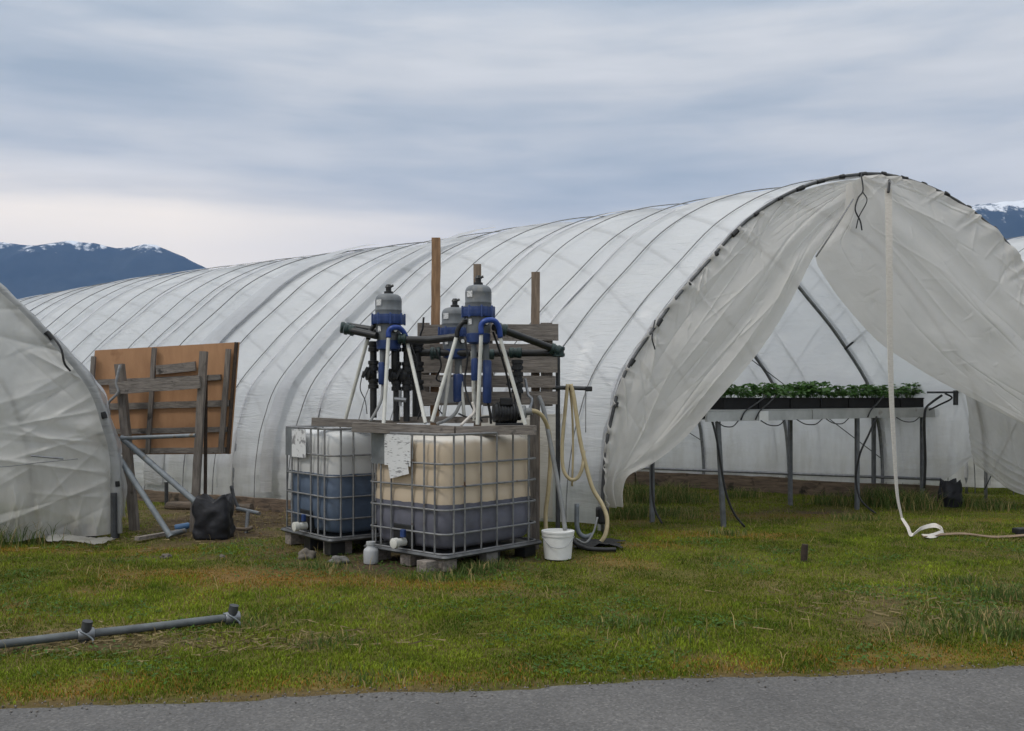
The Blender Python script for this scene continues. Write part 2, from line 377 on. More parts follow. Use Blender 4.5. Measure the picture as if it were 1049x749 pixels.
def paper_mat(name, dens, thr, sx=(28,28,60)):
    m, t, b, o = nt(name)
    tc = N(t, 'ShaderNodeTexCoord'); mp = N(t, 'ShaderNodeMapping'); mp.inputs['Scale'].default_value = sx; t.links.new(tc.outputs['Object'], mp.inputs[0])
    nz = N(t, 'ShaderNodeTexNoise', i_Scale=dens, i_Detail=3.0); t.links.new(mp.outputs[0], nz.inputs['Vector'])
    col = ramp(t, nz.outputs['Fac'], [(thr, (0.62,0.63,0.64)), (thr+0.08, (0.22,0.22,0.23))])
    t.links.new(col, b.inputs['Base Color']); b.inputs['Roughness'].default_value = 0.6
    return m
M_paper = paper_mat('printed_sheet', 1.0, 0.57, (16,16,85))
M_worn = paper_mat('worn_sticker', 0.7, 0.53, (22,22,22))
M_label = paper_mat('small_sticker', 1.5, 0.55, (30,30,120))

# ------------------------------------------------------------------ ground, road
def road_edge(X): return 4.91 + 0.1315*X + 0.07*fbm(X*1.3, 3.0) + 0.025*vnoise(X*9, 1.0)
def ground_z(X, Y):
    z = 0.045*fbm(X*0.5, Y*0.5) + 0.02*fbm(X*2.3, Y*2.3, 4.0)
    fade = np.clip((40 - np.hypot(X, Y-8)) / 20, 0, 1)
    e = 4.91 + 0.1315*np.asarray(X)
    z = z*fade*np.clip((Y-e)/1.0, 0, 1)
    return np.where(Y < e - 0.10, -0.03, z)
def gz(X, Y): return float(ground_z(np.array([X]), np.array([Y]))[0])
def blob(X, Y, cx, cy, rx, ry): return np.exp(-(((X-cx)/rx)**2 + ((Y-cy)/ry)**2))
def ground_tints(X, Y):
    """weights: (straw, soil, moss-yellow)"""
    n1 = fbm(X*0.9, Y*0.9, 1.0); n2 = fbm(X*2.6, Y*2.6, 7.0); n3 = fbm(X*0.35+9, Y*0.6, 2.0)
    e = 4.91 + 0.1315*X
    straw = np.clip(0.08 + 1.2*n1 + 0.8*n2, 0, 1)*0.6
    soil = np.clip(1.1*blob(X,Y,-3.2,11.2,1.3,1.6) + 0.9*blob(X,Y,-2.6,12.9,2.0,0.8)+ 0.7*blob(X,Y,3.7,12.4,0.8,0.35) + 1.1*blob(X,Y,-1.0,8.7,1.2,0.75)
                   + 0.65*blob(X,Y,-2.6,5.75,1.1,0.22) + 0.5*blob(X,Y,3.35,6.4,0.35,0.6) + 0.5*blob(X,Y,2.45,6.6,0.45,0.5) + 0.45*np.exp(-((Y-e)/0.10)**2)*(1+n3) + 0.6*n2, 0, 1)
    yel = np.clip(1.0*blob(X,Y,-1.9,7.95,0.9,0.40) + 0.9*blob(X,Y,-0.4,7.7,0.8,0.28) + 0.8*blob(X,Y,0.9,8.6,0.7,0.6) + 0.7*blob(X,Y,2.2,10.4,1.2,0.4) + 0.8*blob(X,Y,-5.0,9.4,0.6,0.3) + 0.7*blob(X,Y,3.4,12.2,1.0,0.4) + 0.7*blob(X,Y,1.3,9.6,0.6,0.4) + 0.6*blob(X,Y,6.3,11.5,0.8,0.3) + 0.6*blob(X,Y,-3.3,9.3,0.9,0.25)
                  + 0.55*np.exp(-((Y-e-.2)/0.3)**2) + 0.6*n3 + 0.5*n2 - 0.22, 0, 1)
    straw = np.clip(straw + 0.6*blob(X,Y,-2.6,5.85,1.4,0.35) + 0.5*blob(X,Y,2.4,6.7,0.5,0.5), 0, 1)
    return straw, soil, yel
C_soil = np.array((0.085,0.060,0.040)); C_thatch = np.array((0.085,0.085,0.018)); C_straw = np.array((0.23,0.18,0.08)); C_yel = np.array((0.30,0.155,0.028))
def axis_pts(lo, hi, step, far):
    core = np.arange(lo, hi+1e-6, step); a = [hi]; s = step
    while a[-1] < far: s *= 1.35; a.append(a[-1]+s)
    b = [lo]; s = step
    while b[-1] > -far: s *= 1.35; b.append(b[-1]-s)
    return np.concatenate([np.array(b[1:][::-1]), core, np.array(a[1:])])
gx = axis_pts(-9, 11, 0.07, 9000); gy = axis_pts(4.0, 19, 0.07, 9000)
GX, GY = np.meshgrid(gx, gy, indexing='ij')
st, so, ye = ground_tints(GX, GY)
tint = C_thatch*np.ones(GX.shape+(1,))
for w, c in ((ye*0.7, C_yel), (st*0.6, C_straw), (so*0.95, C_soil)):
    tint = tint*(1-w[...,None]) + c*w[...,None]
far_w = np.clip((np.hypot(GX,GY)-60)/200, 0, 1)[...,None]
tint = tint*(1-far_w) + np.array((0.05,0.065,0.03))*far_w
tag(grid_mesh('ground', np.stack([GX, GY, ground_z(GX, GY)], -1), M_ground, attr=tint), kind='structure')

rx = np.concatenate([np.arange(-120,-6,2.0), np.arange(-6,7,0.05), np.arange(7,121,2.0)])
rows = np.array([0,0.04,0.12,0.5,1.5,3,4.5,6.2])
RP = np.zeros((len(rx), len(rows), 3))
for j, r_ in enumerate(rows):
    RP[:,j,0] = rx; RP[:,j,1] = (road_edge(rx) if j < 3 else 4.91+0.1315*rx) - r_
    RP[:,j,2] = -0.022 if j == 0 else (0.006 if j == 1 else 0.01 + 0.004*r_)
tag(grid_mesh('road', RP, M_road), kind='structure')

# ------------------------------------------------------------------ grass blades (stuff)
def blades(name, X, Y, H, W, base_col, lean, label, mat=M_grass):
    n = len(X); Z = ground_z(X, Y)
    an = rng.random(n)*2*np.pi; ld = rng.random(n)*2*np.pi
    dx, dy = np.cos(an)*W/2, np.sin(an)*W/2
    lx, ly = np.cos(ld)*lean*H, np.sin(ld)*lean*H
    V = np.zeros((n,5,3), np.float32)
    V[:,0] = np.stack([X-dx, Y-dy, Z-0.005], -1); V[:,1] = np.stack([X+dx, Y+dy, Z-0.005], -1)
    V[:,2] = np.stack([X+dx*.8+lx*.35, Y+dy*.8+ly*.35, Z+H*.6], -1); V[:,3] = np.stack([X-dx*.8+lx*.35, Y-dy*.8+ly*.35, Z+H*.6], -1)
    V[:,4] = np.stack([X+lx, Y+ly, Z+H*(1-0.25*lean)], -1)
    b = np.arange(n)[:,None]*5
    tris = np.concatenate([b+np.array([[0,1,2]]), b+np.array([[0,2,3]]), b+np.array([[3,2,4]])], 1).reshape(-1,3)
    me = bpy.data.meshes.new(name); raw_mesh(me, V.reshape(-1,3), tris, 3)
    set_col(me, np.repeat(base_col, 5, axis=0)); me.materials.append(mat)
    o = link_mesh(name, me, None, (0,0,0)); tag(o, label, 'grass', kind='stuff')
    return o
def inside_frame(X, Y, pad=0.06): return np.abs(X/Y) < 0.5245 + pad + 0.25/Y
def scatter(n_per, y0, y1):
    wmax = 0.56*y1+2.0; n = int(2*wmax*(y1-y0)*n_per)
    Y = y0+rng.random(n)*(y1-y0); X = (rng.random(n)*2-1)*wmax; k = np.abs(X) < 0.56*Y+2.0; X, Y = X[k], Y[k]
    return X, Y
XS, YS = [], []
for n_per, y0, y1 in ((9000,4.2,6.0),(6500,6.0,8.0),(4200,8.0,11.0),(2200,11.0,17.5)):
    X, Y = scatter(n_per, y0, y1); XS.append(X); YS.append(Y)
X = np.concatenate(XS); Y = np.concatenate(YS)
st, so, ye = ground_tints(X, Y)
clump = fbm(X*5.5, Y*5.5, 3.0)
keep = (Y > road_edge(X) - 0.015 + 0.07*rng.random(len(X))**2) & (rng.random(len(X)) > np.clip(so*1.5 - 0.12 + (clump < -0.2)*0.35, 0, 0.97))
X, Y, st, so, ye, clump = [a[keep] for a in (X, Y, st, so, ye, clump)]
n = len(X)
big = fbm(X*1.1+4, Y*1.6, 9.0)
H = (0.0145 + 0.011*rng.random(n))*(1 + 0.9*np.clip(clump,-0.6,1) + 0.5*big)*(1-0.35*ye)
H = np.clip(H, 0.012, 0.09)
g1 = np.array((0.056,0.095,0.009)); g2 = np.array((0.200,0.250,0.022)); g3 = np.array((0.23,0.19,0.045))
mix = np.clip(0.5+0.9*fbm(X*3.1, Y*3.1, 21.0)+0.5*(rng.random(n)-.5), 0, 1)[:,None]
col = g1*(1-mix) + g2*mix
big2 = np.clip(0.5+1.2*big, 0, 1)[:,None]
col = col*(0.8+0.45*big2)
def pick(w, c, col):
    s = (rng.random(n) < w)[:,None]; return np.where(s, c*(0.7+0.6*rng.random((n,1))), col)
col = col*(0.55+0.9*rng.random((n,1))); col = pick(np.clip(0.05+0.13*st,0,1), g3, col); col = pick(np.clip(0.65*ye,0,1), C_yel*1.0, col); col = pick(np.clip(0.01+0.24*st+0.40*so,0,1)*0.8, C_straw*1.15, col)
blades('lawn_grass', X, Y, H, 0.0035+0.003*rng.random(n), col, (0.35+0.6*rng.random(n)), 'short mown lawn grass in uneven green and yellowish patches')
# taller tufts
TX, TY, TH = [], [], []
def tuft(cx, cy, rx_, ry_, n, h):
    TX.append(cx + rng.normal(0, 1, n)*rx_); TY.append(cy + rng.normal(0, 1, n)*ry_); TH.append(h*(0.5+0.7*rng.random(n)))
tuft(-5.2, 10.0, 0.25, 0.22, 1500, 0.26); tuft(-5.5, 9.8, 0.3, 0.15, 900, 0.24)
for px, py, n_, h_ in ((645,520,400,.22),(660,505,500,.28),(690,500,400,.25),(640,497,300,.24),(705,505,250,.2),(760,500,260,.18),(850,507,300,.2),(893,508,380,.3),(925,510,400,.3),(936,512,300,.28),(985,508,300,.2),(1020,512,300,.18),(695,520,200,.15)):
    g = gnd(px, py+10); tuft(g.x, g.y, 0.16, 0.14, n_, h_)
for px, py, n_, h_ in ((480,584,260,.11),(500,580,260,.10),(440,592,200,.09),(330,582,160,.08),(670,527,260,.14),(745,548,200,.09),(880,532,180,.1),(1010,640,260,.1),(1030,615,300,.12),(1040,655,260,.1),(990,600,200,.08),(640,640,150,.07),(690,655,150,.07),(250,640,120,.06),(330,660,130,.07),(380,695,120,.06),(960,650,160,.08)):
    g = gnd(px, py); tuft(g.x, g.y, 0.13, 0.09, n_, h_)
TX = np.concatenate(TX); TY = np.concatenate(TY); TH = np.concatenate(TH); n = len(TX)
mix = rng.random(n)[:,None]; col = np.array((0.06,0.11,0.025))*(1-mix) + np.array((0.13,0.17,0.05))*mix
s = (rng.random(n) < 0.22)[:,None]; col = np.where(s, C_straw*1.4, col)
blades('tall_grass', TX, TY, TH, 0.005+0.004*rng.random(n), col, 0.3+0.5*rng.random(n), 'taller unmown grass tufts by the tunnel edges and table legs')
# low broad-leaved weeds in the lawn and straw/twig litter
def flat_leaves(name, X, Y, size, col, label, cat):
    n = len(X); Z = ground_z(X, Y)+0.008+0.02*rng.random(n); an = rng.random(n)*2*np.pi; tl = (rng.random(n)-.5)*0.9
    ux, uy = np.cos(an)*size, np.sin(an)*size; vx, vy = -np.sin(an)*size*0.45, np.cos(an)*size*0.45
    V = np.zeros((n,4,3), np.float32)
    for k,(a,b,h) in enumerate(((-1,0,0),(0,-1,.2),(1,0,.9),(0,1,.2))):
        V[:,k] = np.stack([X+a*ux+b*vx, Y+a*uy+b*vy, Z+size*h*(0.5+tl)], -1)
    me = bpy.data.meshes.new(name); raw_mesh(me, V.reshape(-1,3), np.arange(n*4).reshape(-1,4), 4)
    set_col(me, np.repeat(col,4,axis=0)); me.materials.append(M_grass)
    tag(link_mesh(name, me, None, (0,0,0)), label, cat, kind='stuff')
X, Y = scatter(800, 5.0, 10.0); w = fbm(X*1.5, Y*1.5, 5.0); k = (Y > road_edge(X)+.12) & (w > 0.10+0.2*rng.random(len(X))); X, Y = X[k], Y[k]
ex = [gnd(px,py) for px,py in ((735,642),(750,640),(1000,620),(1010,615),(990,625),(650,560),(560,640),(580,640),(620,640),(640,635),(180,690),(720,640))]
for g in ex:
    X = np.concatenate([X, g.x+rng.normal(0,.12,60)]); Y = np.concatenate([Y, g.y+rng.normal(0,.1,60)])
flat_leaves('lawn_weeds', X, Y, 0.010+0.012*rng.random(len(X)), np.array((0.060,0.120,0.026))*(0.7+0.7*rng.random((len(X),1))), 'low broad-leaved weeds growing in the lawn', 'weeds')
X = np.concatenate([rng.normal(-2.3,.75,800), rng.normal(-3.3,.8,900), rng.normal(2.45,.4,150), rng.normal(3.3,.25,150)])
Y = np.concatenate([rng.normal(5.85,.17,800), rng.normal(11.2,.9,900), rng.normal(6.7,.4,150), rng.normal(6.4,.4,150)])
k = Y > road_edge(X)+.03; X, Y = X[k], Y[k]; n = len(X)
an = rng.random(n)*np.pi; ln = 0.02+0.05*rng.random(n); Z = ground_z(X,Y)
V = np.zeros((n,4,3), np.float32)
for k,(a,b) in enumerate(((-1,-1),(1,-1),(1,1),(-1,1))):
    V[:,k] = np.stack([X+a*np.cos(an)*ln-b*np.sin(an)*.002, Y+a*np.sin(an)*ln+b*np.cos(an)*.002, Z+.012+.012*rng.random(n)], -1)
me = bpy.data.meshes.new('straw_litter'); raw_mesh(me, V.reshape(-1,3), np.arange(n*4).reshape(-1,4), 4)
set_col(me, np.repeat(np.array((0.24,0.19,0.10))*(0.5+0.8*rng.random((n,1))),4,axis=0)); me.materials.append(M_grass)
tag(link_mesh('straw_litter', me, None, (0,0,0)), 'dry straw litter lying on the bare patches of the lawn', 'straw', kind='stuff')

# loose grit crumbling off the verge
n = 900; X = (rng.random(n)*2-1)*3.4; Y = road_edge(X) + rng.normal(-.03,.07,n); sz = 0.003+0.006*rng.random(n)**2
zz = np.where(Y < road_edge(X)-.03, 0.012, ground_z(X, Y)+.004)
oc = np.array([[1,0,0],[0,1,0],[-1,0,0],[0,-1,0],[0,0,1],[0,0,-1]])*np.array([1,.8,.6])
V = (oc[None]*(0.7+0.6*rng.random((n,6,1)))*sz[:,None,None] + np.stack([X,Y,zz+sz*.3],-1)[:,None,:]).astype(np.float32)
ff = np.array([[0,1,4],[1,2,4],[2,3,4],[3,0,4],[1,0,5],[2,1,5],[3,2,5],[0,3,5]])
me = bpy.data.meshes.new('road_grit'); raw_mesh(me, V.reshape(-1,3), (np.arange(n)[:,None,None]*6+ff[None]).reshape(-1,3), 3)
set_col(me, np.repeat(np.array((0.20,0.185,0.17))*(0.4+0.9*rng.random((n,1))),6,axis=0)); me.materials.append(M_ground)
tag(link_mesh('road_grit', me, None, (0,0,0)), 'loose grit along the crumbling edge of the road', 'gravel', kind='stuff')
# sparse dead stalks standing over the mown grass
X, Y = scatter(26, 5.0, 12.5); k = (Y > road_edge(X)+.05) & (fbm(X*.8, Y*.8, 31.0) > -.05); X, Y = X[k], Y[k]; n = len(X)
blades('dead_stalks', X, Y, 0.05+0.10*rng.random(n)**1.5, 0.004+0.002*rng.random(n), C_straw*1.35*(0.7+0.6*rng.random((n,1))), 0.3+0.7*rng.random(n), 'scattered dead grass stalks standing above the lawn')

# ------------------------------------------------------------------ polytunnels
TH = R(20.0); MV = Vector((math.cos(TH), math.sin(TH), 0)); AX = Vector((-0.86, 0.51, 0)).normalized()
WID, BAY = 7.3, 1.36
_pu = [0,0.0,0.05,0.11,0.20,0.35,0.64,0.91,1.28,1.76,2.30,2.84,3.39,3.65]
_pz = [0,0.5,1.01,1.27,1.59,1.87,2.25,2.58,2.96,3.43,3.77,3.98,4.09,4.11]
_half = curve([(u,z,0) for u,z in zip(_pu,_pz)], 240)
_prof = [(p.x,p.y) for p in _half] + [(WID-p.x,p.y) for p in reversed(_half[:-1])]
_pr = np.array(_prof); _cum = np.concatenate([[0], np.cumsum(np.hypot(*np.diff(_pr,axis=0).T))]); PLEN = _cum[-1]
def prof(s):
    """arc-length fraction 0..1 -> (u, z)"""
    return np.interp(np.asarray(s)*PLEN, _cum, _pr[:,0]), np.interp(np.asarray(s)*PLEN, _cum, _pr[:,1])
_ds = 0.004
def prof_n(s):
    u0,z0 = prof(np.clip(np.asarray(s)-_ds,0,1)); u1,z1 = prof(np.clip(np.asarray(s)+_ds,0,1))
    du,dz = u1-u0, z1-z0; L = np.hypot(du,dz); return -dz/L, du/L     # outward normal in (u,z)
def creases(A, B, lines):
    """sharp folds of pulled film: (a0,b0,a1,b1,width,height) in the sheet's own two coordinates"""
    out = np.zeros(A.shape)
    for a0,b0,a1,b1,w_,h_ in lines:
        da, db = a1-a0, b1-b0; L2 = da*da+db*db+1e-9
        t_ = ((A-a0)*da+(B-b0)*db)/L2; dist = np.abs((A-a0)*db-(B-b0)*da)/math.sqrt(L2)
        out += h_*np.exp(-dist/w_)*np.exp(-np.clip(np.abs(t_-.5)-.5,0,9)**2*60)*(0.4+0.6*np.sin(np.pi*np.clip(t_,0,1)))
    return out
class Tunnel:
    def __init__(s, foot, zs=1.0, drop=None): s.L = Vector(foot); s.zs = zs; s.drop = drop or (lambda t: 0*t)
    def pts(s, t, sv, off=0.0, z_over=None):
        """arrays t, s -> points; off = outward distance"""
        u, z = prof(sv); nu, nz_ = prof_n(sv)
        u = u + nu*off; z = z + nz_*off
        if z_over is not None: z = z_over(z)
        z = z*(s.zs - s.drop(t))
        X = s.L.x + MV.x*u + AX.x*t; Y = s.L.y + MV.y*u + AX.y*t
        return np.stack([X, Y, z], -1)
    def plane(s, u, z, d=0.0):
        """point in the mouth plane, d metres in front of it"""
        return np.stack([s.L.x + MV.x*u + MV.y*d, s.L.y + MV.y*u - MV.x*d, z + 0*u], -1)
def arch_sc(): return np.linspace(0, 1, 61)

def make_tunnel(T, name, label, length, far_side_raise=False, nbay_detail=None, half=False):
    root = empty(name, (T.L.x + MV.x*WID/2, T.L.y + MV.y*WID/2, 0), label, 'polytunnel')
    nt_ = int(length/BAY*16)+1; t = np.linspace(-0.02, length, nt_); sv = np.linspace(0.008, 0.992, 150)
    TT, SS = np.meshgrid(t, sv, indexing='ij')
    U, Z = prof(SS)
    fr = (TT/BAY) % 1.0; bay = np.floor(TT/BAY)
    wup = np.clip(Z/3.5, 0, 1)
    off = 0.004 - (0.050+0.03*vnoise(bay*3.1, 2.0))*np.sin(np.pi*fr)**0.8*(0.35+0.65*wup)       # film sags between the hoops
    low = np.clip(1-Z/1.7, 0, 1)
    off += 0.022*low*np.sin(Z*26 + 3*vnoise(TT*1.4, Z*2.0) + 5*vnoise(TT*0.5,3.0))*np.sin(np.pi*fr)**0.5
    off += 0.07*low*fbm(TT*1.8, Z*3.0, 2.0) + 0.018*fbm(TT*3.5, SS*40, 6.0) + 0.02*fbm(TT*0.8, SS*12, 3.0)
    # slanting tension creases
    off += 0.02*np.sin((TT*2.2 + SS*30 + 1.5*vnoise(TT*.7, SS*9))*2.0)*np.sin(np.pi*fr)*np.clip(0.4+vnoise(bay*7.7, SS*6),0,1)
    BB = SS*PLEN; rr_ = random.Random(len(name)+int(length)); ln = []
    for q in range(150):
        b_ = int(rr_.random()*length/BAY)*BAY; sgn = rr_.choice((-1,1)); b0 = rr_.random()**1.4*PLEN*0.55
        x0 = b_+rr_.uniform(.05,.5)*BAY; x1 = b_+rr_.uniform(.6,1.0)*BAY
        ln.append((x0, b0, x1, b0+rr_.uniform(-.5,.9), rr_.uniform(.015,.05), sgn*rr_.uniform(.008,.03)))
    for q in range(40):
        b_ = int(rr_.random()*length/BAY)*BAY+rr_.uniform(.1,.9)*BAY; b0 = rr_.uniform(.3,3.0)
        ln.append((b_, b0, b_+rr_.uniform(-.3,.3), b0+rr_.uniform(.6,1.8), rr_.uniform(.02,.06), rr_.uniform(-.025,.025)))
    off += creases(TT, BB, ln) + 0.03*fbm(TT*0.9, SS*6, 9.0)*np.sin(np.pi*fr)
    P = T.pts(TT, SS, off)
    # lower edges: uneven hem
    hem = 0.10 + 0.05*fbm(t*1.1, 0.0, 8.0)
    near = (SS < 0.5); 
    zmin = np.where(near, hem[:,None], (0.24+0.05*vnoise(TT*1.2,4.0) + (0.50*np.exp(-((TT-1.44)/.33)**2) - 0.12*np.exp(-((TT-.7)/.5)**2) if far_side_raise else 0)))
    P[...,2] = P[...,2] + (zmin - np.where(near, P[:,:1,2], P[:,-1:,2]))*np.clip(1-Z/0.7,0,1)
    grid_mesh('film_cover', P, M_film, root)
    nh = int(length/BAY)+1
    for i in range(nh):
        if i == 0: continue
        s_ = arch_sc(); pp = T.pts(np.full(61, i*BAY), s_, -0.032)
        MB().tube([tuple(p) for p in pp], 0.024, 8).build('hoop', M_galv, root, smooth=True)
    for i in range(1, nh):
        # grey strip added to imitate hoop shade showing through the film
        wd = random.uniform(.03,.06); tt = i*BAY + np.linspace(-wd/2, wd/2, 4) + random.uniform(-.02,.02); ss = np.linspace(0.02, 0.98, 160); A_, B_ = np.meshgrid(tt, ss, indexing='ij')
        grid_mesh('hoop_shade_strip', T.pts(A_, B_, 0.013+0.004*np.array([-1,1,1,-1])[:,None]), M_band, root)
    for i in np.arange(0, nh-1, 0.5):
        tt = i*BAY + BAY*(0.12 if i else 0.16); s_ = np.linspace(0.010, 0.990, 90)
        u, z = prof(s_)
        pp = T.pts(np.full(90, tt) + (0.10 if int(i*2) % 2 else -0.03)*np.linspace(-1,1,90)*random.uniform(.5,2.2) + random.uniform(-.12,.2) , s_, 0.012 + 0.055*np.clip(1-z/1.6,0,1))
        MB().tube([tuple(p) for p in pp], random.uniform(.0055,.008), 5).build('rope', M_rope, root, smooth=True)
    return root

T1 = Tunnel((0.91, 10.36, 0), drop=lambda t: np.interp(np.asarray(t), [0,1.4,3.2,5.7,12,16,18,22,27], [0,.022,.04,.068,.098,.155,.185,.23,.28]))
def mouth(px, py, T=T1, off=0.09):
    k = (px-CX)/F; lx, ly = T.L.x + MV.y*off, T.L.y - MV.x*off
    u = (k*ly - lx)/(MV.x - k*MV.y); d = ly + u*MV.y
    return u, EYE + (HZ-py)/F*d
def hoop_front(T, root, clips, hem=0.026):
    s_ = np.linspace(0.0, 1.0, 90)
    MB().tube([tuple(p) for p in T.pts(np.full(90,-0.06), s_, 0.0)], 0.019, 10).build('end_hoop', M_hoop, root, smooth=True)
    # rolled hem of the film round the end hoop
    P = []
    rr = np.linspace(0.004, 0.996, 260)
    for a in np.linspace(0, 2*np.pi, 9):
        rad = hem + 0.022*fbm(rr*55, a*1.1, 2.0)
        P.append(T.pts(-0.03 - rad*np.sin(a)*1.1, rr, -0.012 + rad*np.cos(a)))
    grid_mesh('rolled_hem', np.stack(P, 0), M_band if hem < .04 else M_wrap, root)
    for c in clips:
        p = T.pts(np.array([-0.045-0.03]), np.array([c]), -0.002)[0]
        q = T.pts(np.array([-0.045-0.03]), np.array([c+0.006]), -0.002)[0]
        d = Vector(q)-Vector(p); d.normalize()
        L = random.uniform(.05,.10); p = Vector(p)
        MB().tube([p-d*L/2, p, p+d*L/2], [random.uniform(.021,.031) for _ in range(3)], 8).build('film_clip', M_black, root, smooth=True, angle=40)
def flap_grid(T, outer, inner, n, m, fold, d0, extra=None):
    """film hung between two edge curves in the mouth plane"""
    O = curve([(a,b,0) for a,b in outer], 400); I = curve([(a,b,0) for a,b in inner], 400)
    def res(C):
        A = np.array([(p.x,p.y) for p in C]); c = np.concatenate([[0],np.cumsum(np.hypot(*np.diff(A,axis=0).T))]); s = np.linspace(0,1,n)*c[-1]
        return np.stack([np.interp(s,c,A[:,0]), np.interp(s,c,A[:,1])],-1)
    O, I = res(O), res(I); v = np.linspace(0,1,m)
    UV = O[:,None,:]*(1-v[None,:,None]) + I[:,None,:]*v[None,:,None]
    s = np.linspace(0,1,n)[:,None]*np.ones((1,m)); vv = v[None,:]*np.ones((n,1))
    d = d0 + fold(s, vv, UV)
    return T.plane(UV[...,0], UV[...,1], d)

# --- main tunnel
main = make_tunnel(T1, 'polytunnel', 'long white polytunnel with its mouth open beside the liquid tanks', 27.0, far_side_raise=True)
hoop_front(T1, main, [0.115,0.155,0.20,0.245,0.285,0.315,0.345,0.375,0.40,0.425,0.45,0.475,0.50,0.525,0.55,0.58,0.61,0.65,0.69,0.74,0.79])
oL = [mouth(*p) for p in ((874,183),(840,190),(800,205),(758,232),(722,270),(692,304),(669,334),(648,366),(634,397),(626,427),(621,452),(619,480),(618,503),(622,521))]
iL = [mouth(*p) for p in ((898,186),(880,208),(856,236),(835,264),(823,288),(806,320),(790,346),(769,374),(740,407),(703,449),(670,475),(645,487),(638,502),(637,519))]
def flap_lines(seed, L_, W_, n_):
    r_ = random.Random(seed); out = []
    for q in range(n_):      # tension folds pulled in from the clips on the hoop
        a = r_.uniform(.02,.95)*L_; out.append((a, 0.0, a+r_.uniform(-.1,.7), r_.uniform(.25,1.3), r_.uniform(.008,.022), r_.uniform(.008,.026)*r_.choice((-1,1,1))))
    for q in range(n_):      # long drape folds
        a = r_.uniform(.0,.7)*L_; v0 = r_.uniform(.1,.95)*W_; out.append((a, v0, a+r_.uniform(.6,1.8), v0+r_.uniform(-.35,.35), r_.uniform(.010,.03), r_.uniform(.006,.020)*r_.choice((-1,1))))
    for q in range(n_*3):    # small crumples
        a = r_.uniform(.0,1)*L_; v0 = r_.uniform(.0,1)*W_; g_ = r_.uniform(0,3.14); l_ = r_.uniform(.08,.3)
        out.append((a, v0, a+l_*math.cos(g_), v0+l_*math.sin(g_), r_.uniform(.008,.02), r_.uniform(.004,.012)*r_.choice((-1,1))))
    return out
LNL, LNR = flap_lines(3, 4.5, 2.2, 30), flap_lines(9, 5.5, 2.8, 30)
def foldL(s, v, UV):
    ph = vnoise(s*2.5, v*1.5, 1.0)
    e = np.clip(np.sin(np.pi*np.clip(v*0.98+0.02,0,1)),0,1)**0.7
    f = 0.022*np.sin(2*np.pi*(2.6*v + 0.9*ph + 0.6*s))*e
    # draped swags running from the hoop down to the gathered lower corner
    f += 0.020*np.sin(2*np.pi*(5.5*s - 2.4*v*(s+.2) + 0.6*vnoise(s*4, v*3, 5.0)))*np.clip(s-0.25,0,1)*e
    f += 0.10*np.clip(s-0.86,0,1)/0.14*np.sin(2*np.pi*(2.2*v+.2)) + 0.016*fbm(s*9, v*5, 2.0) + creases(s*4.5, v*2.2, LNL)
    g = np.exp(-(v/0.10)**2)*0.03*np.sin(s*120+4*vnoise(s*30,1.0)); return f + g - 0.02
grid_mesh('end_flap', flap_grid(T1, oL, iL, 460, 220, foldL, 0.07), M_flap, main)
uv_r = [prof(s) for s in np.linspace(0.478, 0.985, 16)]
oR = [(float(u)-0.02*(i/15), float(z)-0.03) for i,(u,z) in enumerate(uv_r)]
iR = [mouth(*p) for p in ((864,190),(862,217),(850,240),(834,264),(848,292),(869,320),(898,351),(927,371),(961,391),(999,411),(1025,424),(1049,436),(1085,455),(1118,480))]
def foldR(s, v, UV):
    ph = vnoise(s*2.2, v*1.6, 11.0); e = np.sin(np.pi*np.clip(v*0.98+0.02,0,1))**0.7
    f = 0.020*np.sin(2*np.pi*(2.0*v + 0.8*ph + 0.3*s))*e
    f += 0.018*np.sin(2*np.pi*(3.6*s + 1.6*v*(0.3+s) + 0.7*vnoise(s*3, v*3, 15.0)))*np.clip(s-0.1,0,1)*e
    f += 0.016*fbm(s*9, v*6, 12.0) + creases(s*5.5, v*2.8, LNR) + 0.05*v*e
    g = np.exp(-(v/0.10)**2)*0.03*np.sin(s*110+4*vnoise(s*30,2.0)); return f + g
grid_mesh('end_flap', flap_grid(T1, oR, iR, 460, 240, foldR, 0.13), M_flap, main)
# loose inner skirt gathered at the far foot of the mouth
oS = [mouth(*p, T1, -.22) for p in ((985,398),(1010,412),(1049,432),(1090,455),(1130,478),(1160,495))]
iS = [mouth(*p, T1, -.22) for p in ((994,474),(1004,480),(1024,496),(1050,508),(1090,516),(1150,519))]
LNS = [(r0, .0, r0+.25, 1.0, .02, .03) for r0 in (.15,.5,.9,1.3,1.7)] + [(.0, v0, 2.2, v0+.12, .022, .045) for v0 in (.62,.72,.82,.90,.96)]
def foldS(s, v, UV): return creases(s*2.2, v, LNS) + 0.05*np.exp(-(s/.035)**2) + 0.035*fbm(s*7, v*4, 4.0) + 0.03*np.sin(v*26+3*fbm(s*4,v*2,8.0))*np.clip(v-.5,0,1)
grid_mesh('inner_skirt', flap_grid(T1, oS, iS, 160, 90, foldS, -0.22), M_skirt, main)
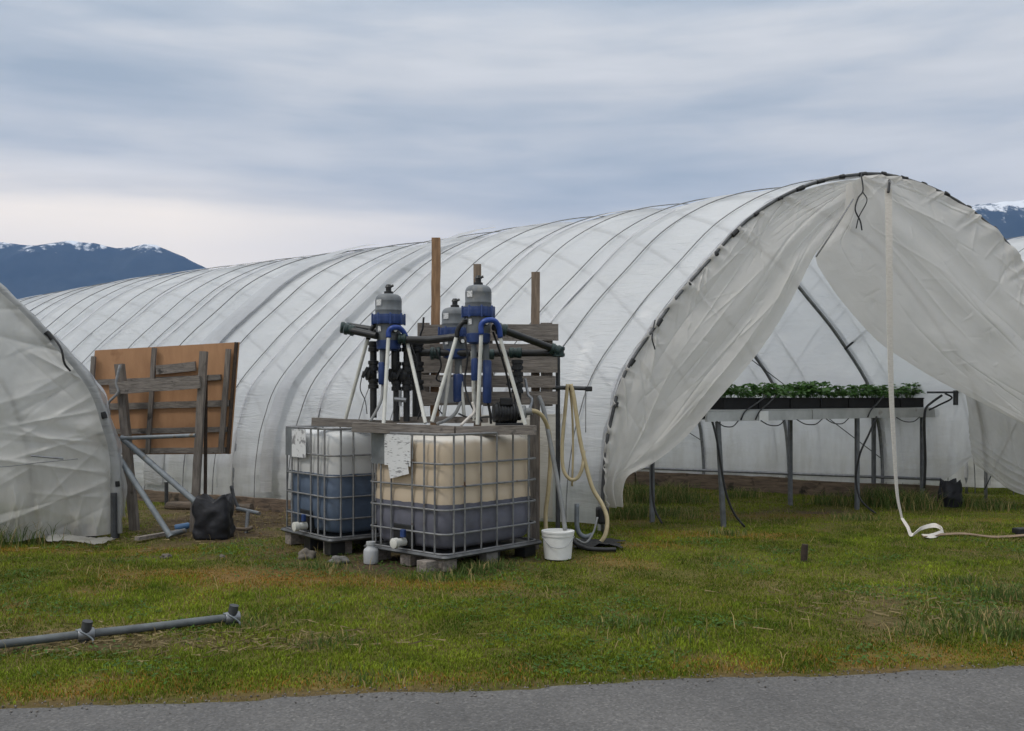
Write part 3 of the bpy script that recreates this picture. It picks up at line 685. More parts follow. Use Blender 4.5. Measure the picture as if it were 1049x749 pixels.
# rope lacing down the slit, tie ends, interior bracing, wires
def mpt(px, py, d=0.2): u, z = mouth(px, py, T1, d); return Vector(T1.plane(np.array([u]), np.array([z]), d)[0])
MB().tube([mpt(874,204,.24), mpt(858,230,.25), mpt(836,263,.24)], 0.010, 5).build('slit_cord', M_rope, main, smooth=True)
MB().tube(curve([mpt(882,178,.2), mpt(884,195,.25), mpt(879,203,.27), mpt(876,215,.27), mpt(881,226,.27), mpt(883,236,.27)], 24), 0.009, 5).build('tie_cord', M_black, main, smooth=True)
MB().tube(curve([mpt(884,197,.25), mpt(888,206,.27), mpt(880,222,.27), mpt(877,234,.27)], 24), 0.007, 5).build('tie_cord', M_black, main, smooth=True)
MB().tube(curve([mpt(671,328,.15), mpt(668,345,.22), mpt(671,358,.22)], 12), 0.008, 5).build('tie_cord', M_black, main, smooth=True)
def farwall(t, s, off=-0.06): return Vector(T1.pts(np.array([t]), np.array([s]), off)[0])
for t0, s0, t1, s1 in ((1.36,0.985,0.2,0.80),(6.8,0.97,4.08,0.66),(2.72,0.95,5.44,0.66),(5.44,0.93,8.2,0.7)):
    MB().tube([farwall(t0,s0), farwall((t0+t1)/2,(s0+s1)/2,-.12), farwall(t1,s1)], 0.007, 5).build('stay_wire', M_dark, main)
b0 = farwall(2.72, 0.80); MB().tube([b0, b0+Vector((0.42,-0.25,0.42))], 0.016, 8).build('brace', M_dark, main)
MB().tube([farwall(1.36,0.82,-.05), farwall(0.35,0.95,-.08)], 0.02, 8).build('brace', M_dark, main)
MB().tube([farwall(t,0.988,-.07)+Vector((0,0,0.16)) for t in np.linspace(1.9, 24, 30)], 0.022, 8).build('base_rail', M_galv, main, smooth=True)
# wide overlap band over the near side
for t0, w in ((6.72,0.40),(4.62,0.22)):
    tt = np.linspace(t0, t0+w, 12); ss = np.linspace(0.02, 0.45, 140); A, B = np.meshgrid(tt, ss, indexing='ij'); U, Z = prof(B)
    P = T1.pts(A, B, 0.060+0.012*fbm(A*9, B*60, 3.0)+0.015*np.sin((A-t0)/w*np.pi)); 
    P[...,2] = np.maximum(P[...,2], 0.08); grid_mesh('overlap_band', P, M_over, main)
# a patch sheet low on the near side behind the hose post
tt = np.linspace(0.45, 1.5, 24); ss = np.linspace(0.012, 0.105, 30); A, B = np.meshgrid(tt, ss, indexing='ij')
grid_mesh('patch_sheet', T1.pts(A, B, 0.085+0.012*fbm(A*5, B*60, 4.0)), film('patch_film', (0.50,0.48,0.43), (0.38,0.37,0.33), 0.25, 0.0, 0.6, rough=0.5), main)

# --- left tunnel (closed end)
T2 = Tunnel((-4.16 - MV.x*WID, 10.2 - MV.y*WID, 0), zs=0.92)
left = make_tunnel(T2, 'polytunnel', 'greyer polytunnel at the left edge with its end flap closed', 12.0)
hoop_front(T2, left, [0.70,0.80,0.885,0.95], hem=0.062)
uu = np.concatenate([np.linspace(0.03, 4.0, 60), np.linspace(4.02, WID-0.03, 300)]); vv = np.linspace(0, 1, 170); A, B = np.meshgrid(uu, vv, indexing='ij')
zt = np.interp(uu, _pr[:,0], _pr[:,1])*0.92; zt = np.maximum(zt, 0.3); zb = 0.03+0.02*vnoise(uu*3, 5.0)
Zg = zb[:,None] + (zt-zb)[:,None]*B
W_ = WID - A                              # metres in from the right foot
fold_z = 1.02 + 0.20*W_ + 0.05*np.sin(W_*2.2)
over = 1/(1+np.exp(-(Zg-fold_z)/0.025))       # upper sheet hangs over the lower one
d = 0.07 + 0.07*over*np.exp(-(Zg-fold_z)/0.8) + 0.10*fbm(A*0.8, Zg*0.9, 3.0) + 0.03*fbm(A*2.6, Zg*2.2, 6.0)
r_ = random.Random(5); ln = []
for q in range(26):
    w0 = r_.uniform(.03,.2); z0 = r_.uniform(.2,2.4); ln.append((WID-w0, z0, WID-w0-r_.uniform(.4,1.3), z0+r_.uniform(-.7,.35), r_.uniform(.014,.04), r_.uniform(.012,.04)*r_.choice((-1,1,1))))
for q in range(30):
    w0 = r_.uniform(.1,2.5); z0 = r_.uniform(.1,2.2); ln.append((WID-w0, z0, WID-w0-r_.uniform(-.5,.6), z0+r_.uniform(-.6,.6), r_.uniform(.012,.035), r_.uniform(.008,.025)*r_.choice((-1,1))))
for q in range(16):
    w0 = r_.uniform(.1,2.0); ln.append((WID-w0, 0.03, WID-w0+r_.uniform(-.12,.12), r_.uniform(.2,.6), r_.uniform(.015,.03), r_.uniform(.02,.05)))
d = d + creases(A, Zg, ln) + 0.10*np.exp(-Zg/0.18)*(0.5+0.5*np.sin(A*9))
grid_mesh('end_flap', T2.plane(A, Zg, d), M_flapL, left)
def lpt(px, py, d=0.2): u, z = mouth(px, py, T2, d); return Vector(T2.plane(np.array([u]), np.array([z]), d)[0])
MB().tube([lpt(32,467,.24), lpt(65,470,.24)], 0.010, 8).build('flap_bar', M_galv, left)
MB().tube(curve([lpt(-40,480,.22), lpt(5,478,.23), lpt(40,474,.24), lpt(80,470,.25)], 20), 0.006, 6).build('flap_cord', M_rope, left)
MB().tube(curve([lpt(50,340,.2), lpt(62,356,.28), lpt(66,372,.28), lpt(72,380,.24)], 14), 0.011, 6).build('tie_cord', M_black, left)
# loose film skirt hanging off the right edge
tt = np.linspace(-0.12, 0.5, 22); zz = np.linspace(0.22, 2.1, 60); A, B = np.meshgrid(tt, zz, indexing='ij')
w = 0.10 + 0.06*fbm(A*5, B*4, 2.0) + 0.06*np.sin(B*9+A*6)*np.clip(A+.2,0,1)
uR = WID - np.interp(B/0.92, _pz, _pu) 
Pk = np.stack([T2.L.x+MV.x*(uR+w)+AX.x*A*0.35, T2.L.y+MV.y*(uR+w)+AX.y*A*0.35, B+0.05*vnoise(A*6,1.0)*(B<0.5)], -1)
grid_mesh('side_skirt', Pk, M_band, left)
# anchor block of the end hoop
MB().tube([lpt(116.5,505,.10), lpt(117,552,.10)], 0.035, 8).build('ground_sleeve', M_dark, left)

# --- tunnel beyond on the right
T3 = Tunnel((9.2, 13.4, 0), zs=1.03)
right = make_tunnel(T3, 'polytunnel', 'white polytunnel just showing behind the open tunnel at the right edge', 20.0)
uu = np.linspace(0.03, WID-0.03, 80); A, B = np.meshgrid(uu, np.linspace(0,1,40), indexing='ij'); zt = np.maximum(np.interp(uu, _pr[:,0], _pr[:,1]), .3)*1.03
grid_mesh('end_flap', T3.plane(A, 0.03+(zt[:,None]-.03)*B, 0.06+0.06*fbm(A*1.5, B*4, 3.0)), M_flap, right)
MB().tube([tuple(p) for p in T3.pts(np.full(90,-0.06), np.linspace(0,1,90), 0.0)], 0.032, 8).build('end_hoop', M_galv, right, smooth=True)

# --- baseboards
def baseboard(T, s_, t0, t1, off, z0, h, label, group):
    a = T.pts(np.array([t0]), np.array([s_]), off)[0]; b = T.pts(np.array([t1]), np.array([s_]), off)[0]
    a = Vector((a[0],a[1],z0+h/2-0.02)); b = Vector((b[0],b[1],z0+h/2-0.02+random.uniform(-.01,.01)))
    o = MB().beam(a, b, 0.06, h, jitter=0.006).build('timber_board', M_board)
    return tag(o, label, 'timber', group)
t = 1.75
while t < 22:
    L = random.uniform(2.2,2.7)
    baseboard(T1, 0.99, t, t+L-0.03, -0.13+random.uniform(-.02,.02), 0, random.uniform(.23,.27), 'brown timber board on edge along the inside foot of the open tunnel', 'boards along the far inside wall of the open tunnel'); t += L
t = 0.7
while t < 20:
    L = random.uniform(2.2,2.7)
    baseboard(T1, 0.01, t, t+L-0.03, 0.13+random.uniform(-.02,.02), 0, random.uniform(.15,.19), 'brown timber board on edge along the outside foot of the long tunnel', 'boards along the near outer edge of the long tunnel'); t += L
def log(a, b, r, label, mat=M_log, name='log'):
    P = [Vector(a).lerp(Vector(b), i/8)+Vector((0,0,random.uniform(-.01,.01))) for i in range(9)]
    return tag(MB().tube(P, [r*random.uniform(.9,1.08) for _ in P], 10).build(name, mat, smooth=True, angle=50), label, 'log')
g0, g1_ = gnd(712,497), gnd(770,497)
log(Vector((g0.x,g0.y-.5,.09)), Vector((g1_.x,g1_.y-.55,.10)), 0.095, 'pale short log lying in front of the far inside boards')
log(Vector((gnd(172,523).x,gnd(172,523).y,.06)), Vector((gnd(258,526).x,gnd(258,526).y,.06)), 0.06, 'long brown pole lying on bare soil behind the black sack', M_log, 'pole')

# ------------------------------------------------------------------ strap hanging in the mouth
def ribbon(path, w, side, mat, name, parent=None, th=0.003):
    mb = MB(); P = [Vector(p) for p in path]; n = len(P)
    vs = []; fs = []
    for i,p in enumerate(P):
        sd = side(i/(n-1)); t_ = (P[min(i+1,n-1)]-P[max(i-1,0)]).normalized(); nn = t_.cross(sd).normalized()*th
        vs += [p-sd*w/2-nn, p+sd*w/2-nn, p+sd*w/2+nn, p-sd*w/2+nn]
    for i in range(n-1):
        for k in range(4): fs.append((i*4+k, i*4+(k+1)%4, i*4+4+(k+1)%4, i*4+4+k))
    fs += [(3,2,1,0), ((n-1)*4,(n-1)*4+1,(n-1)*4+2,(n-1)*4+3)]
    mb.add(vs, fs); return mb.build(name, mat, parent, smooth=False)
strap = empty('hanging_strap', gnd(924,535), 'long pale webbing strap hanging down across the open tunnel mouth', 'strap')
sp = curve([mpt(910,193,.30), mpt(911,260,.36), mpt(911.5,330,.38), mpt(913,400,.38), mpt(915.5,450,.38), mpt(919,505,.38), mpt(924,531,.38)], 50)
ribbon(sp, 0.085, lambda f: Vector((math.cos(f*0.9+0.1), math.sin(f*0.9+.1), 0)), M_strap, 'webbing', strap)
MB().tube([mpt(911,184,.06), mpt(911,188,.30), mpt(910,197,.33)], 0.016, 8).build('hook', M_black, strap)
e0 = sp[-1]; gp = [e0]+[gnd(px,py)+Vector((0,0,zz)) for px,py,zz in ((930,545,.05),(934,551,.03),(944,548,.07),(958,547,.09),(966,549,.05),(955,552,.03),(946,552,.03))]
def tw(f): a = f*2.4; return Vector((math.cos(a)*.6, .4, math.sin(a)*.7)).normalized()
ribbon(curve(gp, 50), 0.052, tw, M_strap, 'strap_tail', strap)
ribbon(curve([gnd(945,552)+Vector((0,0,.03)), gnd(985,550)+Vector((0,0,.035)), gnd(1020,553)+Vector((0,0,.03)), gnd(1060,551)+Vector((0,0,.035)), gnd(1100,549)+Vector((0,0,.03))], 40), 0.065, lambda f: Vector((0.1,1,0.15)).normalized(), M_strapd, 'strap_tail', strap)
tag(MB().box(gnd(1046,549)+Vector((0,0,.05)), (0.16,0.10,0.07), Matrix.Rotation(0.3,3,'Z'), .015).build('ratchet', M_black, None, smooth=False), 'black ratchet lying at the far end of the strap on the grass', 'ratchet')

# ------------------------------------------------------------------ growing table, trays, plants
t_dir = Vector((2.09,1.63,0)).normalized(); t_perp = Vector((-t_dir.y, t_dir.x, 0)); tA = Vector((2.4,11.07,0))
table = empty('growing_table', tA, 'long raised growing bench with white rails and steel legs inside the tunnel', 'bench')
def tp(s, p, z): return tA + t_dir*s + t_perp*p + Vector((0,0,z))
SA, SB = -0.33, 4.62
for a, b in ((SA, 1.6),(1.62, 3.35),(3.37, SB)):
    MB().beam(tp(a,-0.03,1.245), tp(b,-0.03,1.245+random.uniform(-.008,.008)), 0.035, 0.115).build('side_rail', M_rail, table)
MB().beam(tp(SA,0.80,1.245), tp(SB,0.80,1.245), 0.035, 0.115).build('side_rail', M_rail, table)
for k in range(11):
    s = SA + 0.1 + k*(SB-SA-.2)/10; MB().beam(tp(s,-0.01,1.27), tp(s,0.78,1.27), 0.04, 0.035).build('cross_bar', M_galv, table)
top = MB().box(tp((SA+SB)/2, 0.385, 1.312), (SB-SA, 0.86, 0.012), Matrix.Rotation(math.atan2(t_dir.y,t_dir.x),3,'Z')).build('bench_top', M_rail, table)
legs = [(tA, 1.19), (Vector((4.49,12.70,0)), 1.19), (Vector((5.75,13.68,0)), 1.19), (gnd(668,535), 1.19), (tp(2.3,.78,0), 1.19), (tp(4.2,.72,0), 1.19)]
for i,(g, h) in enumerate(legs):
    topx = g + Vector((0,0,h)); 
    if i == 0: topx = topx + t_dir*-0.10
    MB().beam(g+Vector((0,0,-.02)), topx, 0.046, 0.046, up=(1,0.3,0)).build('leg', M_leg, table)
# dripping irrigation hoses along the bench
def hose(pts, r, mat, name, label, cat, n=40, parent=None, group=None):
    o = MB().tube(curve(pts, n), r, 8).build(name, mat, parent, smooth=True)
    if parent is None: tag(o, label, cat, group)
    return o
def tbl(px, py, d): return at(px, py, d)
hose([tbl(716,430,10.85), tbl(722,427.5,10.9), tbl(728,428,10.95), tbl(734,449,10.95), tbl(739,480,10.95), tbl(744,506,10.95), tbl(752,526,10.95), tbl(763,540,10.95)], 0.013, M_black, 'irrigation_hose', 'black hose curling down the nearest bench leg to the grass', 'hose')
hose([tbl(898,427,12.75), tbl(890,445,12.6), tbl(881,465,12.55), tbl(877,488,12.55), tbl(880,508,12.5), tbl(887,518,12.4), tbl(897,526,12.25)], 0.013, M_black, 'irrigation_hose', 'black hose curling down the middle bench leg behind the strap', 'hose')
hose([tbl(668,470,11.3), tbl(668,500,11.25), tbl(671,522,11.2), tbl(678,536,11.1)], 0.013, M_black, 'irrigation_hose', 'black hose beside the bench leg under the left flap', 'hose')
hose([tbl(965,405,13.4), tbl(955,412,13.4), tbl(948,420,13.35), tbl(947,440,13.35), tbl(948,470,13.35), tbl(947,500,13.35)], 0.017, M_black, 'irrigation_hose', 'thick black hose down the farthest bench leg into a dark bag', 'hose')
hose([tbl(968,403,13.5), tbl(975,408,13.5), tbl(962,415,13.5), tbl(952,420,13.45)], 0.013, M_black, 'irrigation_hose', 'black hose stub looped at the far end of the bench', 'hose')
MB_ = MB().tube([tbl(950,402,13.5), tbl(983,402,13.6)], 0.014, 8).tube([tbl(979,400,13.6), tbl(979,415,13.6)], 0.035, 8)
tag(MB_.build('tap_fitting', M_dark, smooth=True, angle=40), 'dark water tap fitting at the far end of the bench', 'tap')
for i,(x0,x1) in enumerate(((775,800),(812,838),(842,865),(914,938),(730,752))):
    k0 = 0.5*(x0+x1); 
    f0 = (x0-CX)/F; s0 = (f0*tA.y-tA.x)/(t_dir.x-f0*t_dir.y); f1 = (x1-CX)/F; s1 = (f1*tA.y-tA.x)/(t_dir.x-f1*t_dir.y)
    MB().tube(curve([tp(s0,-.06,1.19), tp(s0*.7+s1*.3,-.07,1.135), tp(s0*.3+s1*.7,-.07,1.13), tp(s1,-.06,1.19)], 16), 0.007, 5).build('drip_line', M_black, table, smooth=True)
for i,(x0,x1) in enumerate(((770,795),(885,905),(755,785))):
    f0 = (x0-CX)/F; s0 = (f0*tA.y-tA.x)/(t_dir.x-f0*t_dir.y); f1 = (x1-CX)/F; s1 = (f1*tA.y-tA.x)/(t_dir.x-f1*t_dir.y)
    MB().tube(curve([tp(s0,-.055,1.20), tp(s0+.06,-.07,1.30), tp((s0+s1)/2,-.05,1.38), tp(s1,.0,1.48)], 16), 0.009, 5).build('drip_line', M_black, table, smooth=True)
c = at(778.5,426.5,0); f0 = (778.5-CX)/F; s0 = (f0*tA.y-tA.x)/(t_dir.x-f0*t_dir.y)
tag(MB().box(tp(s0,-.055,1.235), (0.17,0.006,0.13), Matrix.Rotation(math.atan2(t_dir.y,t_dir.x),3,'Z')).build('paper_tag', M_bucket), 'small blank white card hung on the front bench rail', 'card')
def leaf_cluster(seed, n, h, spread, size, mat, name):
    rd = random.Random(seed); vs = []; fs = []
    def leaflet(c, d, up, L, W):
        s = d.cross(up); s.normalize(); b = len(vs); dr = Vector((0,0,-0.25*L))
        for p in (c, c+d*L*.35+s*W*.5+up*.006, c+d*L*.8+s*W*.38+dr*.6, c+d*L+dr, c+d*L*.8-s*W*.38+dr*.6, c+d*L*.35-s*W*.5+up*.006): vs.append(p)
        fs.append((b,b+1,b+2,b+3)); fs.append((b,b+3,b+4,b+5))
    for i in range(n):
        a = rd.uniform(0,6.283); rr = spread*math.sqrt(rd.random()); top = Vector((math.cos(a)*rr, math.sin(a)*rr, h*rd.uniform(.35,1.0)))
        base = Vector((math.cos(a)*rr*.2, math.sin(a)*rr*.2, 0)); b = len(vs); w = Vector((-math.sin(a),math.cos(a),0))*.003
        vs.extend([base-w, base+w, top+w, top-w]); fs.append((b,b+1,b+2,b+3))
        out = Vector((math.cos(a),math.sin(a),rd.uniform(-.2,.5))).normalized()
        for da in (-1.15,0,1.15):
            d = Matrix.Rotation(da+rd.uniform(-.2,.2),3,'Z') @ out; d.z += rd.uniform(-.25,.3); d.normalize()
            up = Vector((rd.uniform(-.5,.5),rd.uniform(-.5,.5),1)).normalized()
            leaflet(top, d, up, size*rd.uniform(.8,1.2), size*rd.uniform(.7,.95))
    me = bpy.data.meshes.new(name); me.from_pydata([v for v in vs], [], fs); me.materials.append(mat); return me
plant_me = [leaf_cluster(i, 15+3*i, 0.145+.015*i, 0.14, 0.060, M_leafp if i == 2 else M_leaf, 'strawberry_plant') for i in range(4)]
TRN = 7; tl = (4.42-0.10)/TRN
for k in range(TRN):
    s0 = 0.08 + k*tl; L = tl - 0.02
    cst = tp(s0+L/2, 0.36, 1.322)
    tr = empty('plant_tray', cst, ['black plant tray at the near end of the bench row','black plant tray of leafy plants in the middle of the bench row','black plant tray at the far right end of the bench row'][0 if k == 0 else 2 if k == TRN-1 else 1], 'plant tray', 'black plant trays on the growing bench')
    Rm = Matrix.Translation(cst) @ Matrix.Rotation(math.atan2(t_dir.y,t_dir.x),4,'Z')
    mb = MB(Rm); W_ = 0.60; hh = 0.135
    mb.box((0,-W_/2,hh/2),(L,0.012,hh)); mb.box((0,W_/2,hh/2),(L,0.012,hh)); mb.box((-L/2+.006,0,hh/2),(0.012,W_-.014,hh)); mb.box((L/2-.006,0,hh/2),(0.012,W_-.014,hh)); mb.box((0,0,.006),(L-.03,W_-.03,.010))
    mb.box((0,-W_/2-.010,hh-.008),(L,0.016,.014)); mb.box((0,W_/2+.010,hh-.008),(L,0.016,.014))
    mb.build('tray_shell', M_tray, tr)
    MB(Rm).box((0,0,hh*.55),(L-.03,W_-.03,hh*.7)).build('soil', M_soil, tr)
    for r_ in range(2):
        for q in range(4):
            o = bpy.data.objects.new('strawberry_plant', plant_me[random.randrange(4)]); COL.objects.link(o)
            o.location = Rm @ Vector((-L/2+L*(q+.5)/4+random.uniform(-.04,.04), (-.17,.15)[r_]+random.uniform(-.03,.03), hh*.88)); o.rotation_euler = (0,0,random.uniform(0,6.28))
            o.scale = (1,1,1) if False else tuple([random.uniform(.55,1.25)]*3)
            tag(o, 'leafy green strawberry plant growing in a black tray on the bench', 'plant', 'strawberry plants in the bench trays')
# dark bag at the farthest leg
def sack(c, w, d_, h, label, mat, seed, name='sack', knots=True):
    n, m = 28, 20; A = np.linspace(0,2*np.pi,n,endpoint=False); Hh = np.linspace(0,1,m); vs=[]; fs=[]
    for j,hv in enumerate(Hh):
        for i,a in enumerate(A):
            sq = 1/ max(abs(math.cos(a)),abs(math.sin(a)))**0.85; cor = abs(math.sin(2*a))**3
            r = (0.455+0.045*math.sin(math.pi*min(hv*1.1,1)) ) * sq*0.92
            if hv > .7: r *= 1-(hv-.7)*(0.55-.45*cor)
            nz_ = mnoise.noise(Vector((math.cos(a)*2+seed, math.sin(a)*2, hv*3)))*0.10 + mnoise.noise(Vector((math.cos(a)*5, math.sin(a)*5+seed, hv*6)))*0.06
            vs.append(Vector(c)+Vector((math.cos(a)*w*(r+nz_), math.sin(a)*d_*(r+nz_), h*(hv + (0.14*cor*max(0,hv-.7)/.3) + (0.10*mnoise.noise(Vector((math.cos(a)*2,math.sin(a)*2,seed+9))) if hv > .8 else 0)))))
    for j in range(m-1):
        for i in range(n): fs.append((j*n+i, j*n+(i+1)%n, (j+1)*n+(i+1)%n, (j+1)*n+i))
    cb = len(vs); vs.append(Vector(c)+Vector((0,0,h*.80))); 
    for i in range(n): fs.append(((m-1)*n+i, (m-1)*n+(i+1)%n, cb))
    fs.append(tuple(range(n-1,-1,-1)))
    o = MB().add(vs, fs).build(name, mat, smooth=True); return tag(o, label, 'sack')
g = gnd(957,515); sack(Vector((g.x,g.y-.5,-.01)), .28, .26, .33, 'black crumpled bag slumped at the foot of the farthest bench leg', M_bag, 3.0)

# ------------------------------------------------------------------ bulk liquid tanks
def rrect(x0, x1, y0, y1, r, z, n=6, side=0):
    P = []
    for cx_, cy_, a0 in ((x1-r,y0+r,-90),(x1-r,y1-r,0),(x0+r,y1-r,90),(x0+r,y0+r,180)):
        for i in range(n+1):
            a = R(a0+90*i/n); P.append(Vector((cx_+r*math.cos(a), cy_+r*math.sin(a), z)))
        if side:
            a0n = R(a0+90); q = P[-1]
            nx = {-90:Vector((x1,y1-r,z)), 0:Vector((x0+r,y1,z)), 90:Vector((x0,y0+r,z)), 180:Vector((x1-r,y0,z))}[a0]
            for k in range(1, side): P.append(q.lerp(nx, k/side))
    return P
def liquid_tank(C, ang, z0, mat, label, sheet, sheet_hang, corner_wood):
    """C: near corner; local x runs along the long 1.2 m side, local y along the 1.0 m valve side"""
    root = empty('liquid_tank', (C[0],C[1],z0), label, 'liquid tank', 'liquid tanks in wire cages')
    M = Matrix.Translation((C[0],C[1],z0)) @ Matrix.Rotation(R(ang),4,'Z'); Lx, Ly = 1.2, 1.0
    # bottle: superellipse rings for the soft moulded shape
    vs=[]; fs=[]; zs_ = [0.03,0.045,0.075,0.13]+[0.13+0.8*i/14 for i in range(1,15)]+[0.955,0.978,0.99]
    ins = [0.13,0.075,0.045,0.035]+[0.03]*14+[0.045,0.08,0.14]
    for zi, ii in zip(zs_, ins):
        for p in rrect(ii, Lx-ii, ii, Ly-ii, 0.13, zi, 8, 30):
            e = p.x if min(abs(p.y-ii),abs(p.y-Ly+ii)) < .02 else p.y
            bul = 0.010*math.sin(zi*5.0)+0.006*math.sin(zi*32)+0.010*abs(math.sin(math.pi*(e-.03)/0.205))*min(1,max(0,(zi-.1)*5))
            vs.append(p + Vector((p.x-Lx/2, p.y-Ly/2, 0)).normalized()*bul)
    n = 4*(9+29)
    for j in range(len(zs_)-1):
        for i in range(n): fs.append((j*n+i, j*n+(i+1)%n, (j+1)*n+(i+1)%n, (j+1)*n+i))
    fs.append(tuple(range(n-1,-1,-1))); fs.append(tuple((len(zs_)-1)*n+i for i in range(n)))
    me = bpy.data.meshes.new('bottle'); me.from_pydata([M @ v - Vector((C[0],C[1],z0)) for v in vs], [], fs); me.materials.append(mat)
    me.polygons.foreach_set('use_smooth', [True]*len(me.polygons)); me.set_sharp_from_angle(angle=R(50))
    bt = link_mesh('bottle', me, root, (C[0],C[1],z0))
    # screw cap on top
    mb = MB(M).lathe([(0.085,0.985),(0.085,1.02),(0.075,1.028),(0.02,1.03)], (Lx/2, Ly/2, 0), 24); mb.build('cap', M_black, root, smooth=True, angle=40)
    # cage
    cg = MB(M)
    for zr in (1.01,0.763,0.57,0.377,0.175,0.01):
        cg.tube(rrect(0.0, Lx, 0.0, Ly, 0.085, zr), 0.0095 if zr < 1 else 0.012, 6, closed=True)
    def bar(x, y):
        cg.tube([Vector((x,y,0.0)), Vector((x,y,1.01))], 0.009, 6)
    for x in (0.10,0.23,0.43,0.63,0.84,1.05): bar(x, -0.003); bar(x, Ly+0.003)
    for y in (0.12,0.25,0.40,0.67,0.81,0.92): bar(-0.003, y)
    for y in (0.12,0.3,0.5,0.7,0.9): bar(Lx+0.003, y)
    cg.build('wire_cage', M_cage, root, smooth=True, angle=60)
    # valve recess shade and valve at the foot of the short side
    MB(M).box((0.022, 0.53, 0.13), (0.03, 0.26, 0.19), bev=0.012).build('valve_recess_shade', M_black, root)  # black plate stands in for the shade inside the recess
    vb = MB(M).lathe([(0.035,0),(0.035,0.09),(0.045,0.09),(0.045,0.13),(0.03,0.135)], (0.0,0.50,0.075), 16, axis=(-1,0,0)).build('valve', M_white, root, smooth=True, angle=40)
    MB(M).box((-0.045, 0.47, 0.155), (0.03,0.05,0.07), bev=.008).build('valve_handle', M_blue, vb)
    # steel plate and sheet
    MB(M).box((-0.016, 0.80, 0.87), (0.003, 0.25, 0.27)).build('plate', M_plate, root)
    sh = MB(M)
    if sheet_hang:
        sh.box((-0.022, 0.57, 0.865), (0.003, 0.34, 0.27)); sh.box((-0.035, 0.54, 0.70), (0.003, 0.25, 0.12), Matrix.Rotation(-0.22,3,'X'))
    else:
        sh.box((-0.022, 0.62, 0.86), (0.003, 0.30, 0.27))
    sh.build('printed_sheet', sheet, root)
    # pallet: steel rail round the foot and timber underneath
    ps = MB(M)
    ps.tube(rrect(-0.02, Lx+0.02, -0.02, Ly+0.02, 0.03, -0.012), 0.018, 4, closed=True)
    ps.box((Lx/2, Ly/2, -0.008), (Lx-0.06, Ly-0.06, 0.012))
    ps.build('pallet_frame', M_hoop, root)
    for x in (0.08, 0.62, 1.10):
        for y in (0.08, 0.5, 0.92):
            MB(M).box((x, y, -0.032-(z0-0.035)/2), (0.15, 0.13, z0-0.035), bev=0.006).build('pallet_block', M_wood if random.random() < .6 else M_black, root)
    return root, M
tankA, MA = liquid_tank((-0.556, 8.1), 48, 0.135, M_tankA, 'beige stained white tank in a wire cage, in front beside the white bucket', M_paper, True, True)
tankB, MBm = liquid_tank((-1.66, 8.95), 38, 0.155, M_tankB, 'white tank half full of dark blue liquid, behind the beige tank', M_worn, False, False)
# supports / clutter at the tank feet
def stone(c, sx, sy, sz, label, seed, mat=M_stone, name='stone'):
    bm = bmesh.new(); bmesh.ops.create_icosphere(bm, subdivisions=3, radius=0.5)
    for v in bm.verts:
        k = 1+0.55*mnoise.noise(v.co*2.6+Vector((seed,0,0)))+0.22*mnoise.noise(v.co*6+Vector((seed,3,0)))+0.1*mnoise.noise(v.co*13+Vector((seed,3,0)))
        v.co = Vector((v.co.x*sx*k, v.co.y*sy*k, v.co.z*sz*k+sz*.32))
    bm.verts.index_update()
    o = MB().add([v.co+Vector(c) for v in bm.verts], [[v.index for v in f.verts] for f in bm.faces]).build(name, mat, smooth=True); bm.free()
    return tag(o, label, 'stone')
stone(gnd(313,573), .16,.13,.11, 'grey brown stone under the left corner of the blue tank', 1.0)
stone(gnd(346,577), .17,.12,.085, 'pale flat stone below the middle of the blue tank', 2.3, M_conc)
stone(gnd(170,572), .09,.07,.05, 'small pale stone on bare soil near the black sack', 5.0)
stone(gnd(228,572), .06,.05,.04, 'tiny pale stone right of the black sack', 6.0)
tag(MB().box(gnd(341,571)+Vector((0,0.25,.06)), (.24,.12,.14), Matrix.Rotation(.6,3,'Z'), .006).build('timber_block', M_wood), 'squared timber block propping the blue tank', 'timber block')
tag(MB().box(gnd(500,580)+Vector((0,.12,.05)), (.14,.10,.11), Matrix.Rotation(.8,3,'Z'), .006).build('concrete_block', M_conc), 'grey block propping the long side of the beige tank', 'concrete block')
tag(MB().box(gnd(439,587)+Vector((0,.08,.045)), (.17,.13,.10), Matrix.Rotation(.75,3,'Z'), .006).build('timber_block', M_wood), 'timber block under the near corner of the beige tank', 'timber block')
# jug between the tanks
jg = gnd(380,577); jug = empty('plastic_jar', jg, 'small pale plastic jar on the ground between the two tanks', 'jar')
MB().lathe([(0.062,0.0),(0.066,.01),(0.066,.105),(0.060,.125),(0.040,.140),(0.036,.145),(0.036,.165),(0.042,.166),(0.042,.19),(0.03,.192)], jg, 20).build('jar_body', M_boxw, jug, smooth=True, angle=40)
# white bucket
bk = gnd(571.5,572); bucket = empty('bucket', bk, 'round white plastic bucket with a lid beside the beige tank', 'bucket')
MB().lathe([(0.118,0),(0.122,.004),(0.138,.20),(0.138,.205),(0.145,.207),(0.146,.235),(0.140,.24)], bk, 32).build('bucket_body', M_bucket, bucket, smooth=True, angle=40)
MB().lathe([(0.150,.236),(0.150,.252),(0.142,.254),(0.138,.246),(0.02,.246)], bk, 32).build('lid', M_bucket, bucket, smooth=True, angle=40)
MB().tube(curve([bk+Vector((-.147,-.01,.20)), bk+Vector((-.08,-.135,.135)), bk+Vector((0,-.155,.115)), bk+Vector((.08,-.135,.135)), bk+Vector((.147,-.01,.20))], 20), .004, 6).build('bucket_handle', M_boxw, bucket, smooth=True)
